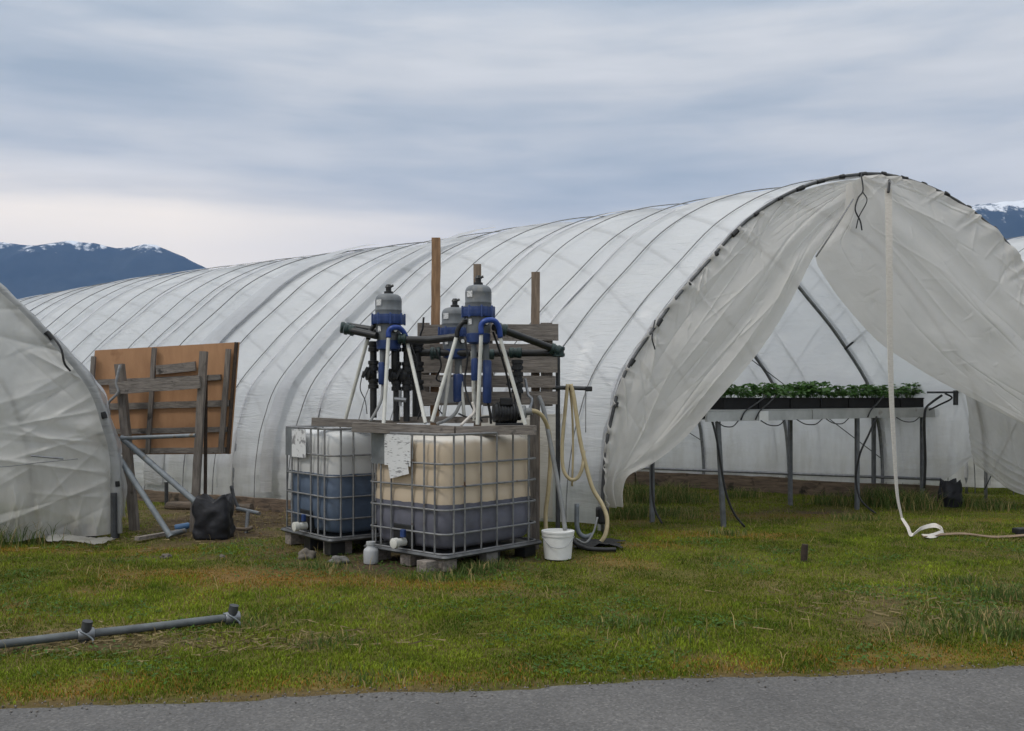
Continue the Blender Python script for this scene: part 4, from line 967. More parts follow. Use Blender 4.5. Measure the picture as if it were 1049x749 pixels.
# bearer planks over the tanks
def plank(a, b, w, h, label, mat=M_woodx):
    return tag(MB().beam(a, b, w, h, jitter=0.003).build('timber_plank', mat), label, 'plank')
plank(at(320,432,9.2), at(406,435,9.25), .12, .075, 'grey timber bearer lying across the blue tank')
plank(at(362,437.5,8.62), at(466,441.5,8.62), .14, .085, 'grey timber bearer over the front tank under the left white legs')
plank(at(466.5,441.5,8.60), at(549,440.5,8.66), .14, .08, 'grey timber bearer over the front tank under the right white legs')
plank(at(403,430,9.25), at(500,430,9.3), .12, .06, 'grey timber bearer behind, under the rear filter')
# ------------------------------------------------------------------ timber screen and posts
YS_ = 9.62
screen = empty('pallet_screen', Vector((at(500,0,YS_).x, YS_, 0)), 'weathered grey pallet boards standing upright behind the filters', 'pallet screen')
for y0, y1, x0, x1 in ((332,349,428,572),(352.5,361,428,566),(365,382,430,571),(385,397,432,569),(401,414.5,431,571)):
    a = at(x0, (y0+y1)/2, YS_); b = at(x1, (y0+y1)/2, YS_); a.z += random.uniform(-.01,.01)
    MB().beam(a, b, 0.022, (y1-y0)/1000*YS_, jitter=0.003).build('slat', M_woodx, screen)
for x, w in ((434,12),(500,10),(560,12)):
    MB().beam(at(x,331,YS_+.06), at(x,416,YS_+.06), .07, w/1000*YS_, up=(1,0,0), jitter=.003).build('batten', M_woodz, screen)
def post(px, ytop, Y, w, d_, label, mat, lean=0.0, name='timber_post', zb=-0.02):
    a = at(px, ytop, Y); b = Vector((a.x-lean, Y, zb))
    return tag(MB().beam(b, a, d_, w, up=(1,0,0), jitter=.003).build(name, mat), label, 'post')
post(447, 244, 9.75, .085, .07, 'tall reddish wooden post rising left of the rear filter', M_newz, .03)
post(489, 271, 9.75, .075, .07, 'short brown post top right behind the tallest filter', M_tanz)
post(548.5, 279, 9.75, .085, .07, 'tan wooden post rising above the right end of the pallet screen', M_tanz)
post(547.5, 405, 9.35, .085, .08, 'dark grey wooden post standing just right of the beige tank', M_woodz)
# control box
cb = at(459,413,9.5); cbx = empty('control_box', cb, 'pale grey control box hung on the pallet screen', 'control box')
MB().box(cb+Vector((0,0,.125)), (.15,.08,.25), bev=.006).build('box_body', M_boxw, cbx); MB().box(cb+Vector((0,-.045,.125)), (.135,.008,.23), bev=.003).build('box_door', M_boxw, cbx)
# ------------------------------------------------------------------ filters on white tripods
def filt(px, Y, ytop, yring, yflange, ybot, label, feet, apexes, tubes, nip=9, rot=0.0, front=True):
    base = at(px, 0, Y); base.z = 0; zt = at(px,ytop,Y).z; zr = at(px,yring,Y).z; zf = at(px,yflange,Y).z; zb = at(px,ybot,Y).z
    org = Vector((base.x, Y, zb))
    root = empty('filter_unit', org, label, 'filter', 'water filters on white tripod legs')
    r = 0.122*Y/9.0; c = Vector((base.x, Y, 0))
    MB().lathe([(r*1.0,zr+.04),(r*1.0,zr+.075),(r*1.015,zr+.078),(r*1.015,zr+.088),(r*1.0,zr+.091),(r*1.0,zt-.075),(r*1.006,zt-.073),(r*1.006,zt-.066),(r*1.0,zt-.062),(r*.975,zt-.045),(r*.90,zt-.026),(r*.74,zt-.011),(r*.5,zt-.003),(r*.3,zt)], c, 28).build('dome', M_greyp, root, smooth=True, angle=60)
    nz_ = MB().lathe([(.042,zt-.005),(.042,zt+.02),(.026,zt+.025),(.026,zt+.055),(.034,zt+.058),(.02,zt+.085)], c, 12)
    nz_.tube([c+Vector((0,0,zt+.06)), c+Vector((.045,-.01,zt+.075))], .012, 6); nz_.build('air_valve', M_black, root, smooth=True, angle=40)
    # ribbed clamp ring
    vs=[]; fs=[]; n=48
    prf = [(r*1.02,-.045),(r*1.20,-.042),(r*1.23,-.02),(r*1.23,.02),(r*1.20,.042),(r*1.02,.045)]
    for (q,h) in prf:
        for k in range(n):
            a = 2*math.pi*k/n; rr = q*(1.03 if k%4 < 2 else 0.975) if q > r*1.1 else q; vs.append(c+Vector((rr*math.cos(a), rr*math.sin(a), zr+h)))
    for i in range(len(prf)-1):
        for k in range(n): fs.append((i*n+k, i*n+(k+1)%n, (i+1)*n+(k+1)%n, (i+1)*n+k))
    MB().add(vs, fs).build('clamp_ring', M_blue, root)
    MB().lathe([(r*.80,zf-.02),(r*.86,zf+.02),(r*.93,zf+.06),(r*.95,zr-.03)], c, 28).build('lower_housing', M_greyp, root, smooth=True, angle=60)
    MB().lathe([(r*.60,zf-.075),(r*.88,zf-.06),(r*.92,zf-.02),(r*.92,zf+.015),(r*.85,zf+.02)], c, 28).build('bottom_flange', M_blue, root, smooth=True, angle=40)
    MB().box(c+Vector((-r*.62,-r*.80,zt-.09)), (.06,.004,.055), Matrix.Rotation(-.65,3,'Z')).build('sticker', M_label, root)
    MB().box(c+Vector((-r*.58,-r*.78,zr-.09)), (.035,.004,.05), Matrix.Rotation(-.65,3,'Z')).build('sticker', M_label, root)
    for k in range(8):
        a = 2*math.pi*(k+.3)/8
        MB().lathe([(.010,-.05),(.010,.05),(.007,.055)], Vector((c.x+r*1.22*math.cos(a), c.y+r*1.22*math.sin(a), zr)), 8).build('clamp_bolt', M_blue, root, smooth=True, angle=40)
    gp = Vector((c.x+r*.55, c.y-r*.85, (zf+zr)/2)); gd = (-.35,-1,0) if False else (.5,-.85,.1)
    gg = MB().lathe([(.010,-.03),(.010,0),(.024,.0),(.026,.018),(.022,.022)], gp, 16, axis=gd).build('gauge', M_black, root, smooth=True, angle=40)
    MB().lathe([(.019,.0),(.019,.003)], gp+Vector(gd).normalized()*.0215, 16, axis=gd).build('gauge_face', M_bucket, gg)
    for (x0,w,y0,y1,mt,dy) in tubes:
        a = at(x0,y0,Y+dy); b = at(x0,y1,Y+dy)
        MB().lathe([(w*.8,b.z),(w,b.z+.015),(w,a.z-.015),(w*.8,a.z)], Vector((a.x,Y+dy,0)), 16).build('suction_tube' if mt is M_greyp else 'dosing_tube', mt, root, smooth=True, angle=40)
    for (fx,fy,fY),(ax_,ay,aY) in zip(feet, apexes):
        MB().tube([at(fx,fy,fY), at(ax_,ay,aY)], .0175, 10).build('leg', M_white, root, smooth=True, angle=40)
    return root, c, r
f1, c1, r1 = filt(398, 9.0, 301, 327.5, 351, 395, 'left grey filter with blue ring on white tripod over the tanks',
    [(354,429,9.2),(393,434,8.66),(408,430,9.1),(436,433.5,8.66)], [(377,346,9.0),(398,345,8.86),(405,350,9.1),(417,350,8.95)],
    [(392,.028,357,384,M_greyp,-.02),(391.5,.036,371,394,M_blue,-.02),(404,.03,357,380,M_black,.05)])
f2, c2, r2 = filt(466, 9.35, 315, 341, 360, 412, 'shortest grey filter half hidden behind the right tripod', [(454,431,9.3),(476,431,9.3)], [(463,366,9.32),(470,366,9.32)],
    [(469.5,.05,383,412,M_blue,-.02),(469.5,.035,365,384,M_greyp,-.02)])
f3, c3, r3 = filt(490, 8.75, 292, 320, 344, 413, 'tallest grey filter with blue ring on the right white tripod',
    [(442.5,432,8.62),(489,435,8.6),(538,435,8.62),(486,431,9.0)], [(468,344,8.7),(493,341,8.58),(512,345,8.65),(484,360,8.9)],
    [(485.5,.024,352,372,M_greyp,-.02),(486,.030,367,390,M_blue,-.02),(499,.040,369,413,M_blue,.03),(498,.028,352,370,M_greyp,.03)])
MB().tube(curve([at(398,346,8.86), at(398.5,339,8.86), at(403,335.5,8.86), at(410,336.5,8.9), at(415,343,8.93), at(417,351,8.95)], 24), .024, 10).build('handle', M_bluep, f1, smooth=True)
MB().tube(curve([at(493,343,8.58), at(493,333,8.58), at(498,328.5,8.58), at(506,328.5,8.6), at(511,335,8.63), at(512.5,346,8.65)], 24), .025, 10).build('handle', M_bluep, f3, smooth=True)
MB().tube(curve([at(468,346,8.7), at(469,338,8.7), at(474,330.5,8.7), at(480,330,8.72)], 16), .022, 10).build('handle', M_black, f3, smooth=True)
MB().tube(curve([at(377,348,9.0), at(379,340,9.0), at(383,334,9.0), at(388,333,9.0)], 16), .022, 10).build('handle', M_black, f1, smooth=True)
# black manifold pipes with green elbows
def pipe(name, label, segs, joints, mat=M_black, r=.034):
    root = empty(name, segs[0][0].lerp(segs[0][-1], .5), label, 'pipe')
    for s in segs:
        MB().tube(s, r, 12).build('pipe_run', mat, root, smooth=True, angle=50)
    for p, d, L, rr in joints:
        d = Vector(d).normalized()
        MB().lathe([(rr*.75,-L/2),(rr,-L/2+.008),(rr,-L*.15),(rr*.86,-L*.12),(rr*.86,L*.12),(rr,L*.15),(rr,L/2-.008),(rr*.75,L/2)], p, 14, axis=d).build('coupling', M_green, root, smooth=True, angle=40)
    return root
pL = at(354,336,9.15)
pipe('manifold_pipe', 'black pipe with a green elbow jutting left from the left filter', [[at(356,334,9.25), at(388,339,9.1)], [at(357,338,9.05), at(386,344,8.9)]], [(pL,(1,.2,-.12),.10,.055), (at(358,338,9.05),(1,0,-.2),.10,.052)])
pipe('manifold_pipe', 'black pipe running from the left filter across to the right tripod', [[at(410,348,8.92), at(440,348.5,8.9), at(470,345,8.85)]], [(at(412,347,8.92),(1,0,0),.08,.05)])
pipe('manifold_pipe', 'black pipe sloping right from the tallest filter to the green elbow', [[at(506,335,8.7), at(518,339,8.8), at(566,357,9.2)]], [(at(514,337.5,8.75),(1,0,-.25),.10,.055),(at(569,358.5,9.2),(1,0,-.35),.10,.055)])
pipe('manifold_pipe', 'level black pipe passing behind the tallest filter to the right', [[at(420,361,9.3), at(500,362,9.25), at(569,361.5,9.22)]], [(at(528,361.5,9.24),(1,0,0),.12,.052),(at(500,363,9.25),(1,0,0),.12,.05),(at(572,360.5,9.22),(0,0,1),.10,.062),(at(446,362,9.28),(1,0,0),.10,.06)])
def valve_stack(px, Y, y0, y1, label, wid=.045, twin=False):
    a = at(px,y0,Y); b = at(px,y1,Y); root = empty('valve_stack', Vector((a.x,Y,b.z)), label, 'valve')
    xs = (-.045,.05) if twin else (0,)
    for dx in xs:
        MB().tube([Vector((a.x+dx,Y,b.z)), Vector((a.x+dx,Y,a.z))], wid*.72, 12).build('pipe_run', M_black, root, smooth=True, angle=50)
        for f in (.96,.70,.46):
            z = b.z+(a.z-b.z)*f
            MB().lathe([(wid*.8,-.05),(wid*1.12,-.045),(wid*1.12,-.012),(wid*.95,-.008),(wid*.95,.01),(wid*1.12,.014),(wid*1.12,.045),(wid*.8,.05)], Vector((a.x+dx,Y,z)), 14).build('union_nut', M_black, root, smooth=True, angle=40)
        z = b.z+(a.z-b.z)*.58
        MB().lathe([(.03,0),(.055,.02),(.06,.06),(.03,.075)], Vector((a.x+dx,Y,z)), 14, axis=(-.9,-.5,0.1)).build('valve_body', M_black, root, smooth=True, angle=40)
        MB().box(Vector((a.x+dx-.07,Y-.045,z+.02)), (.03,.03,.11), Matrix.Rotation(.5,3,'Y'), .006).build('valve_lever', M_black, root)
    return root
valve_stack(382.5, 9.15, 352, 428, 'single black valve pipe left of the left filter')
valve_stack(411, 9.1, 352, 432, 'pair of black valve pipes under the left filter', twin=True, wid=.042)
valve_stack(427, 9.3, 352, 431, 'thick black valve pipe right of the left filter', wid=.06)
valve_stack(530, 9.2, 372, 420, 'black valve pipe above the pump', wid=.05)
MB_ = MB().tube([at(404,409,8.95), at(416,410,8.95)], .022, 8).tube([at(410,400,8.95), at(410,416,8.95)], .014, 8)
tag(MB_.build('brass_tap', M_galv, smooth=True, angle=40), 'small grey metal tap between the pair of black pipes', 'tap')
# pump
pm = at(522,436,8.95); pump = empty('water_pump', pm, 'black electric pump behind the right white leg', 'pump')
mb = MB(); mb.lathe([(.03,-.14),(.085,-.13),(.095,-.05),(.095,.06),(.07,.075),(.07,.12),(.03,.13)], pm+Vector((-.02,0,.115)), 18, axis=(1,.25,0)); 
for k in range(7): mb.lathe([(.104,-.006),(.104,.006)], pm+Vector((-.11+k*.026,-.02+k*.006,.115)), 18, axis=(1,.25,0))
mb.build('motor', M_black, pump, smooth=True, angle=40)
MB().box(pm+Vector((-.03,-.05,.22)), (.12,.09,.07), bev=.012).build('terminal_box', M_black, pump)
MB().box(pm+Vector((0,0,.012)), (.26,.16,.024), bev=.004).build('foot_plate', M_black, pump)
MB().lathe([(.05,0),(.06,.02),(.06,.06),(.035,.065),(.035,.12)], pm+Vector((.09,0,.12)), 14, axis=(1,-.2,.1)).build('outlet', M_hoseg, pump, smooth=True, angle=40)
# loose tubes and cables under the filters
for pts, r, mt, lab in (
    ([at(392,394,8.98), at(391,408,8.95), at(386,420,8.9), at(379,432,8.85)], .014, M_hoseg, 'grey tube from the left filter curving down to the bearer'),
    ([at(472,412,9.3), at(466,424,9.2), at(456,431,9.1), at(448,434,9.0)], .016, M_hoseg, 'grey tube from the rear filter curving down left'),
    ([at(500,413,8.78), at(502,423,8.8), at(503,434,8.82)], .012, M_black, 'thin black tube hanging straight under the tallest filter'),
    ([at(484,412,8.8), at(486,422,8.78), at(478,430,8.75), at(472,436,8.72)], .013, M_strap, 'pale tube bending left under the tallest filter'),
    ([at(538,388,9.3), at(541,404,9.2), at(545,410,9.15), at(541,424,9.1)], .014, M_galv, 'grey tube bent behind the pump'),
    ([at(372,380,9.4), at(369,398,9.4), at(374,410,9.4), at(376,424,9.3)], .005, M_black, 'thin black cable looping left of the black valve pipes'),
    ([at(452,398,9.45), at(446,412,9.4), at(454,425,9.4), at(464,431,9.35)], .006, M_black, 'thin black cable sagging from the pale control box'),
    ([at(400,352,9.05), at(394,368,8.95), at(399,388,8.95), at(408,402,9.0), at(404,424,9.0)], .007, M_black, 'black cable winding down the front of the left filter'),
    ([at(420,352,9.1), at(427,372,9.05), at(424,396,9.05), at(431,414,9.1), at(428,430,9.1)], .008, M_black, 'black cable winding down right of the paired valve pipes'),
    ([at(446,356,9.2), at(452,374,9.2), at(447,388,9.25), at(455,392,9.3)], .008, M_black, 'black cable running into the top of the pale control box'),
    ([at(505,340,8.75), at(512,360,8.8), at(519,384,8.9), at(524,410,8.95)], .010, M_black, 'black cable dropping from the tallest filter to the pump'),
    ([at(476,345,9.0), at(479,366,8.95), at(476,392,8.95), at(482,414,8.9), at(494,432,8.85)], .009, M_black, 'black cable hanging left of the tallest filter'),
    ([at(470,424,9.15), at(484,429,9.0), at(500,427,8.95), at(512,431,8.95)], .009, M_black, 'black cable lying along the bearer towards the pump'),
    ([at(429,356,9.5), at(431,342,9.5), at(433,336,9.5), at(434,325,9.5)], .010, M_black, 'short black cable poking up beside the pallet screen')):
    hose(pts, r, mt, 'tube' if r > .008 else 'cable', lab, 'tube' if r > .008 else 'cable', 20)

# ------------------------------------------------------------------ hose post, hoses at the tunnel corner
g = gnd(571.5,556); YP = g.y
hp = empty('hose_post', Vector((at(571.5,0,YP).x, YP, 0)), 'dark steel post with a short arm holding the cream hose', 'post')
MB().tube([Vector((at(571.5,0,YP).x, YP, -.03)), at(571.5,358,YP)], .024, 10).build('upright', M_dark, hp, smooth=True, angle=40)
MB().tube([at(562,397,YP-.03), at(605,398,YP-.03)], .022, 10).build('arm', M_dark, hp, smooth=True, angle=40)
MB().box(at(603,398.5,YP-.03), (.07,.06,.05), bev=.01).build('arm_end', M_black, hp)
Yh = YP-.07
hose([at(584.5,393.5,Yh), at(588,408,Yh), at(594,449,Yh), at(600,476,Yh-.02), at(607,500,Yh-.05), at(617,517,Yh-.1), at(622,532,Yh-.15), at(620,548,Yh-.2), at(612,558,Yh-.2), at(602,561.5,Yh-.2)], .021, M_hose, 'garden_hose', 'cream hose looping from the steel arm down to the black mat', 'hose', 60)
hose([at(581.5,393.5,Yh-.01), at(579,420,Yh), at(576,455,Yh), at(577,480,Yh-.02), at(584,491,Yh-.04), at(592,489,Yh-.04), at(597,477,Yh-.03), at(598,462,Yh+.04)], .018, M_hose, 'garden_hose', 'cream hose loop hanging behind, left of the long hose', 'hose', 60)
hose([at(583,393.5,Yh+.05), at(586,420,Yh+.04), at(587,460,Yh+.04), at(586,498,Yh+.04)], .011, M_hose, 'garden_hose', 'thin straight cream hose end hanging from the steel arm', 'hose', 30)
hose([at(600,399,YP-.03), at(600,420,YP-.03), at(600,443,YP-.03)], .005, M_rope, 'string', 'thin string dangling from the end of the steel arm', 'string', 10)
hose([at(541,421,8.92), at(549,421.5,8.95), at(556,427,9.0), at(562,441,9.1), at(564,462,9.15), at(562,500,9.15), at(559,525,9.2), at(559.5,552,9.2)], .020, M_hose, 'garden_hose', 'cream hose from the pump outlet dropping behind the bucket', 'hose', 50)
hose([at(552,406,9.2), at(557,420,9.15), at(564,455,9.05), at(570,487,9.0), at(575,515,8.93), at(579,543,8.88)], .021, M_hoseg, 'grey_pipe', 'grey flexible pipe slanting down into the white bucket', 'pipe', 40)
hose([at(591,516,9.6), at(591,538,9.6), at(594,547,9.6), at(600,550,9.6), at(607,548,9.6)], .024, M_galvl, 'bent_pipe', 'grey bent pipe standing by the tunnel corner', 'pipe', 24)
hose([at(590,552,9.3), at(600,556,9.25), at(608,545,9.3), at(612,530,9.35)], .010, M_hoseg, 'grey_tube', 'thin pale grey tube curling on the black mat', 'tube', 24)
hose([at(583,545,9.3), at(590,557,9.2), at(602,562,9.1), at(618,563,9.1), at(631,563,9.1)], .022, M_black, 'black_pipe', 'black pipe lying across the mat by the bucket', 'pipe', 24)
# mat
n, m = 24, 18; A, B = np.meshgrid(np.linspace(-.5,.5,n), np.linspace(-.5,.5,m), indexing='ij')
c0 = gnd(611,561); Pm = np.stack([c0.x+A*.50*(1+.3*vnoise(B*5,1.0)), c0.y+B*.5*(1+.3*vnoise(A*5,2.0)), .035+.05*(fbm(A*5,B*5,1.0)+.35)*(1-(2*np.abs(A))**3)], -1)
tag(grid_mesh('black_sheet', Pm, M_rubber), 'crumpled black plastic sheet on the grass at the tunnel corner', 'sheet')
g = gnd(616,548); tag(MB().box(at(617,528,9.9), (.12,.10,.18), Matrix.Rotation(.4,3,'Z'), .03).build('anchor_clamp', M_black), 'black clamp gathering the film at the open tunnel corner', 'clamp')

# ------------------------------------------------------------------ orange board on posts
board = empty('plywood_board', Vector((at(170,0,10.85).x, 10.85, 0)), 'back of a large orange plywood board on two weathered posts', 'board')
c4 = [at(97,359,11.0), at(245,350.5,10.75), at(234,465,10.75), at(119,465,11.0)]
c4 = [at(97,359,11.0), at(245,350.5,10.72), at(236,465,10.72), at(92,466,11.0)]
nrm = (c4[1]-c4[0]).cross(c4[3]-c4[0]).normalized(); nrm = nrm if nrm.y > 0 else -nrm
mb = MB(); mb.add(c4+[p+nrm*.015 for p in c4], [(0,1,2,3),(7,6,5,4),(0,4,5,1),(1,5,6,2),(2,6,7,3),(3,7,4,0)]); mb.build('panel', M_ply, board)
def bp(fx, fy, d_=0.0):
    a = c4[0].lerp(c4[1],fx); b = c4[3].lerp(c4[2],fx); return a.lerp(b,fy) - nrm*d_
rght = (c4[1]-c4[0]).normalized()
for fy, w, x0, x1 in ((.31,.062,.02,.90),(.545,.072,.03,.97),(.78,.058,.03,.97),(.965,.06,.03,.97)):
    MB().beam(bp(x0,fy,.018), bp(x1,fy,.018), .03, w, jitter=.002).build('batten', M_woodx, board)
for fx, w, y0, y1 in ((.012,.05,.06,.33),(.435,.05,.01,.99),(.945,.055,.06,.99)):
    MB().beam(bp(fx,y0,.047), bp(fx,y1,.047), .028, w, up=rght, jitter=.002).build('batten', M_woodz, board)
MB().beam(bp(.985,.0,.006), bp(.985,1.0,.006), .045, .03, up=rght).build('edge_strip', M_rust, board)
MB().beam(bp(.46,.22,.05), bp(.73,.20,.05), .03, .10, jitter=.002).build('plank', M_woodx, board)
MB().beam(at(113,398,10.62), at(205,391.5,10.5), .04, .135, jitter=.003).build('plank', M_woodx, board)
pl = gnd(139,543); MB().beam(Vector((pl.x,10.72,-.03)), at(122.5,373,10.72), .09, .085, up=(1,0,0), jitter=.004).build('post', M_woodz, board)
MB().beam(Vector((at(198,0,10.56).x,10.56,-.03)), at(209,360,10.56), .07, .075, up=(1,0,0), jitter=.004).build('post', M_woodz, board)
MB().beam(Vector((at(209.5,0,10.6).x,10.62,-.03)), at(211,385,10.62), .03, .03, up=(1,0,0)).build('rod', M_rust, board)
hose([at(123,374,10.62), at(119,392,10.6), at(121,402,10.58), at(111,413,10.58), at(112,425,10.6)], .016, M_rope, 'frayed_rope', 'frayed grey rope hanging from the left board post', 'rope', 20)
def gpipe(a, b, r, label, mat=M_galvl):
    return tag(MB().tube([a, b], r, 12).build('steel_pipe', mat, smooth=True, angle=50), label, 'pipe')
gpipe(at(124,448,10.45), Vector((at(200,514,10.15).x,10.15,at(200,514,10.15).z)), .032, 'thick steel pipe slanting down from the tunnel edge to the black sack')
gpipe(at(120,466,10.3), gnd(175,553)+Vector((0,0,.03)), .030, 'steel pipe propped from the tunnel edge down to the ground')
gpipe(at(125,449,10.42), at(200,446,10.42), .022, 'level steel pipe across the lower orange board')
hose([gnd(172,553)+Vector((0,0,.04)), gnd(180,551)+Vector((0,0,.05)), gnd(189,548)+Vector((0,0,.04))], .028, M_galvl, 'pipe_elbow', 'short steel pipe elbow on the soil left of the sack', 'pipe', 10)
g = gnd(213,553); sack(Vector((g.x,g.y+.2,-.01)), .40, .34, .40, 'full black plastic sack standing at the foot of the board', M_bag, 0.7)
g = gnd(188,545); tag(MB().lathe([(.03,-.09),(.035,-.08),(.035,.05),(.015,.08),(.015,.10)], g+Vector((0,0,.06)), 12, axis=(1,.3,.15)).build('plastic_bottle', M_cyan, smooth=True, angle=40), 'pale blue plastic bottle lying beside the black sack', 'bottle')
# bits round the sack
hose([at(237,498,11.4), at(240,512,11.35), at(245,521,11.3)], .022, M_dark, 'bent_stake', 'dark bent stake leaning right of the black sack', 'stake', 10)
gpipe(at(243,521,11.2), at(266,526,11.0), .022, 'short level steel pipe on a stake right of the sack')
gpipe(at(254,525,11.0), gnd(252,546)+Vector((0,0,-.03)), .022, 'short upright steel stake right of the black sack', M_dark)
hose([gnd(234,540)+Vector((0,0,.03)), gnd(240,545)+Vector((0,0,.04)), gnd(252,546)+Vector((0,0,.04)), gnd(258,543)+Vector((0,0,.03))], .018, M_log, 'branch', 'curved pale branch on the soil right of the sack', 'branch', 16)
gpipe(at(170.5,494,12.6), Vector((at(170.5,0,12.6).x,12.6,-.03)), .025, 'thin dark stake standing behind the board posts', M_dark)
tag(MB().beam(gnd(140,555)+Vector((0,0,.03)), gnd(184,547)+Vector((0,0,.03)), .06, .035, jitter=.004).build('timber_offcut', M_wood), 'dark timber offcut lying beneath the propped steel pipe', 'timber')
# crumpled film at the left tunnel foot with black stuff under it
n, m = 40, 14; A, B = np.meshgrid(np.linspace(0,1,n), np.linspace(0,1,m), indexing='ij'); a0, a1 = gnd(40,552), gnd(112,557)
Pm = np.stack([a0.x+(a1.x-a0.x)*A, a0.y-.02+(a1.y-a0.y)*A-.30*(B-.5)*(1+.5*vnoise(A*7,1.0)), .02+.10*np.sin(np.pi*B)*(0.5+.5*fbm(A*8,B*3,2.0))*(1.1-A)+.03*np.abs(fbm(A*14,B*6,4.0))], -1)
tag(grid_mesh('crumpled_film', Pm, M_flapL), 'crumpled strip of grey film on the grass by the closed tunnel', 'film')
g = gnd(75,553); tag(MB().box(g+Vector((0,.12,.07)), (.38,.16,.15), Matrix.Rotation(.1,3,'Z'), .06).build('rubber_weight', M_rubber, smooth=True), 'black rubber weight holding down the closed tunnel film', 'weight')
g = gnd(48,549); tag(MB().box(g+Vector((0,.16,.06)), (.12,.12,.13), Matrix.Rotation(.5,3,'Z'), .04).build('rubber_weight', M_rubber, smooth=True), 'smaller black weight at the left end of the crumpled film', 'weight')

# ------------------------------------------------------------------ foreground pipe on the grass
a = gnd(-120,684)+Vector((0,0,.055)); b = gnd(243,640)+Vector((0,0,.05))
fp = empty('irrigation_pipe', (a+b)/2*Vector((1,1,0)) if False else Vector(((a.x+b.x)/2,(a.y+b.y)/2,0)), 'long grey pipe with two dark risers lying on the grass near the road', 'pipe')
MB().tube([a.lerp(b,i/12)+Vector((0,0,.0015*math.sin(i*1.3))) for i in range(13)], .0245, 14).build('pipe_run', M_fgpipe, fp, smooth=True, angle=50)
def riser(px):
    f = (px-CX)/F; d_ = b-a; s = (f*a.y-a.x)/(d_.x-f*d_.y); p = a+d_*s
    dn = d_.normalized()
    r_ = MB().tube([p+Vector((-.015,.0,-.06)), p+Vector((.015,-.01,.08))], .030, 12).build('riser', M_dark, fp, smooth=True, angle=40)
    MB().lathe([(.034,-.045),(.037,-.04),(.037,.04),(.034,.045)], p, 14, axis=dn).build('collar', M_galv, fp, smooth=True, angle=40)
    MB().tube(curve([p+Vector((-.05,-.02,.03)), p+Vector((0,-.045,.02)), p+Vector((.05,-.03,-.02)), p+Vector((.06,-.04,-.045))], 12), .006, 6).build('tie_wire', M_galvl, fp, smooth=True)
riser(88); riser(238)
# stake in the lawn
g = gnd(824,573); tag(MB().tube([g+Vector((-.004,0,-.03)), g+Vector((0,0,.07)), g+Vector((.006,0,.135))], [.030,.032,.03], 8).build('lawn_stake', M_rust, smooth=True, angle=50), 'short rusty stake standing alone in the lawn', 'stake')

# ------------------------------------------------------------------ mountains
def mountain_mat(name, snow_lo, snow_hi):
    m, t, b, o = nt(name)
    tc = N(t, 'ShaderNodeTexCoord'); sx = N(t, 'ShaderNodeSeparateXYZ'); t.links.new(tc.outputs['Object'], sx.inputs[0])
    n1 = N(t, 'ShaderNodeTexNoise', i_Scale=0.004, i_Detail=10.0, i_Roughness=0.65); t.links.new(tc.outputs['Object'], n1.inputs['Vector'])
    n2 = N(t, 'ShaderNodeTexNoise', i_Scale=0.012, i_Detail=8.0, i_Roughness=0.7)
    mp = N(t, 'ShaderNodeMapping'); mp.inputs['Scale'].default_value = (1,1,0.35); t.links.new(tc.outputs['Object'], mp.inputs[0]); t.links.new(mp.outputs[0], n2.inputs['Vector'])
    base = ramp(t, n1.outputs['Fac'], [(0.35,(0.012,0.020,0.020)),(0.7,(0.035,0.045,0.045))])
    hh = N(t, 'ShaderNodeMapRange'); t.links.new(sx.outputs['Z'], hh.inputs[0]); hh.inputs[1].default_value = snow_lo; hh.inputs[2].default_value = snow_hi
    ad = N(t, 'ShaderNodeMath', operation='MULTIPLY_ADD'); t.links.new(n2.outputs['Fac'], ad.inputs[0]); ad.inputs[1].default_value = 1.1
    t.links.new(hh.outputs[0], ad.inputs[2])
    fac = ramp(t, ad.outputs[0], [(1.0,(0,0,0)),(1.10,(1,1,1))]) if False else ramp(t, N_half(t, ad.outputs[0]), [(0.50,(0,0,0)),(0.56,(1,1,1))])
    mx = N(t, 'ShaderNodeMix', data_type='RGBA'); t.links.new(fac, mx.inputs[0]); t.links.new(base, mx.inputs[6]); mx.inputs[7].default_value = (0.80,0.82,0.85,1)
    t.links.new(mx.outputs[2], b.inputs['Base Color']); b.inputs['Roughness'].default_value = 0.95; b.inputs['Specular IOR Level'].default_value = 0.1
    return m
def N_half(t, out):
    n = N(t, 'ShaderNodeMath', operation='MULTIPLY'); t.links.new(out, n.inputs[0]); n.inputs[1].default_value = 0.5; return n.outputs[0]
def mountains(name, D, pts, mat, amp=40.0, seed=1.0):
    px = np.linspace(pts[0][0], pts[-1][0], 260); ty = np.interp(px, [p[0] for p in pts], [p[1] for p in pts])
    Hh = (HZ-ty)/F*D; f = np.concatenate([np.linspace(0,1,50), np.linspace(1,0,18)[1:]]); k = np.concatenate([np.linspace(-1,0,50), np.linspace(0,1,18)[1:]])
    A, K = np.meshgrid(np.arange(len(px)), np.arange(len(f)), indexing='ij')
    dep = D + k[K]*D*0.22; X = (px[A]-CX)/F*D*(1+k[K]*0.05); 
    g = fbm(X/420, dep/700, seed, 5); g2 = fbm(X/110, dep/260, seed+3, 4)
    Z = Hh[A]*f[K]**0.85*(1+0.22*g*(1-f[K]**4)) + amp*g2*f[K]*(0.35+0.65*(1-f[K]**6)) - 3.0
    return tag(grid_mesh(name, np.stack([X, dep, Z], -1), mat, smooth=False), kind='structure')
mountains('mountains', 7000, [(-900,380),(-700,330),(-500,300),(-300,262),(-120,252),(-60,256),(0,246),(20,250),(50,250),(75,246),(100,249),(121,255),(135,253),(148,250),(160,251),(175,257),(195,266),(213,275),(260,300),(330,330),(430,365),(520,392),(600,407)], mountain_mat('mountain_forest_snow', 900, 1290), 40, 1.0)
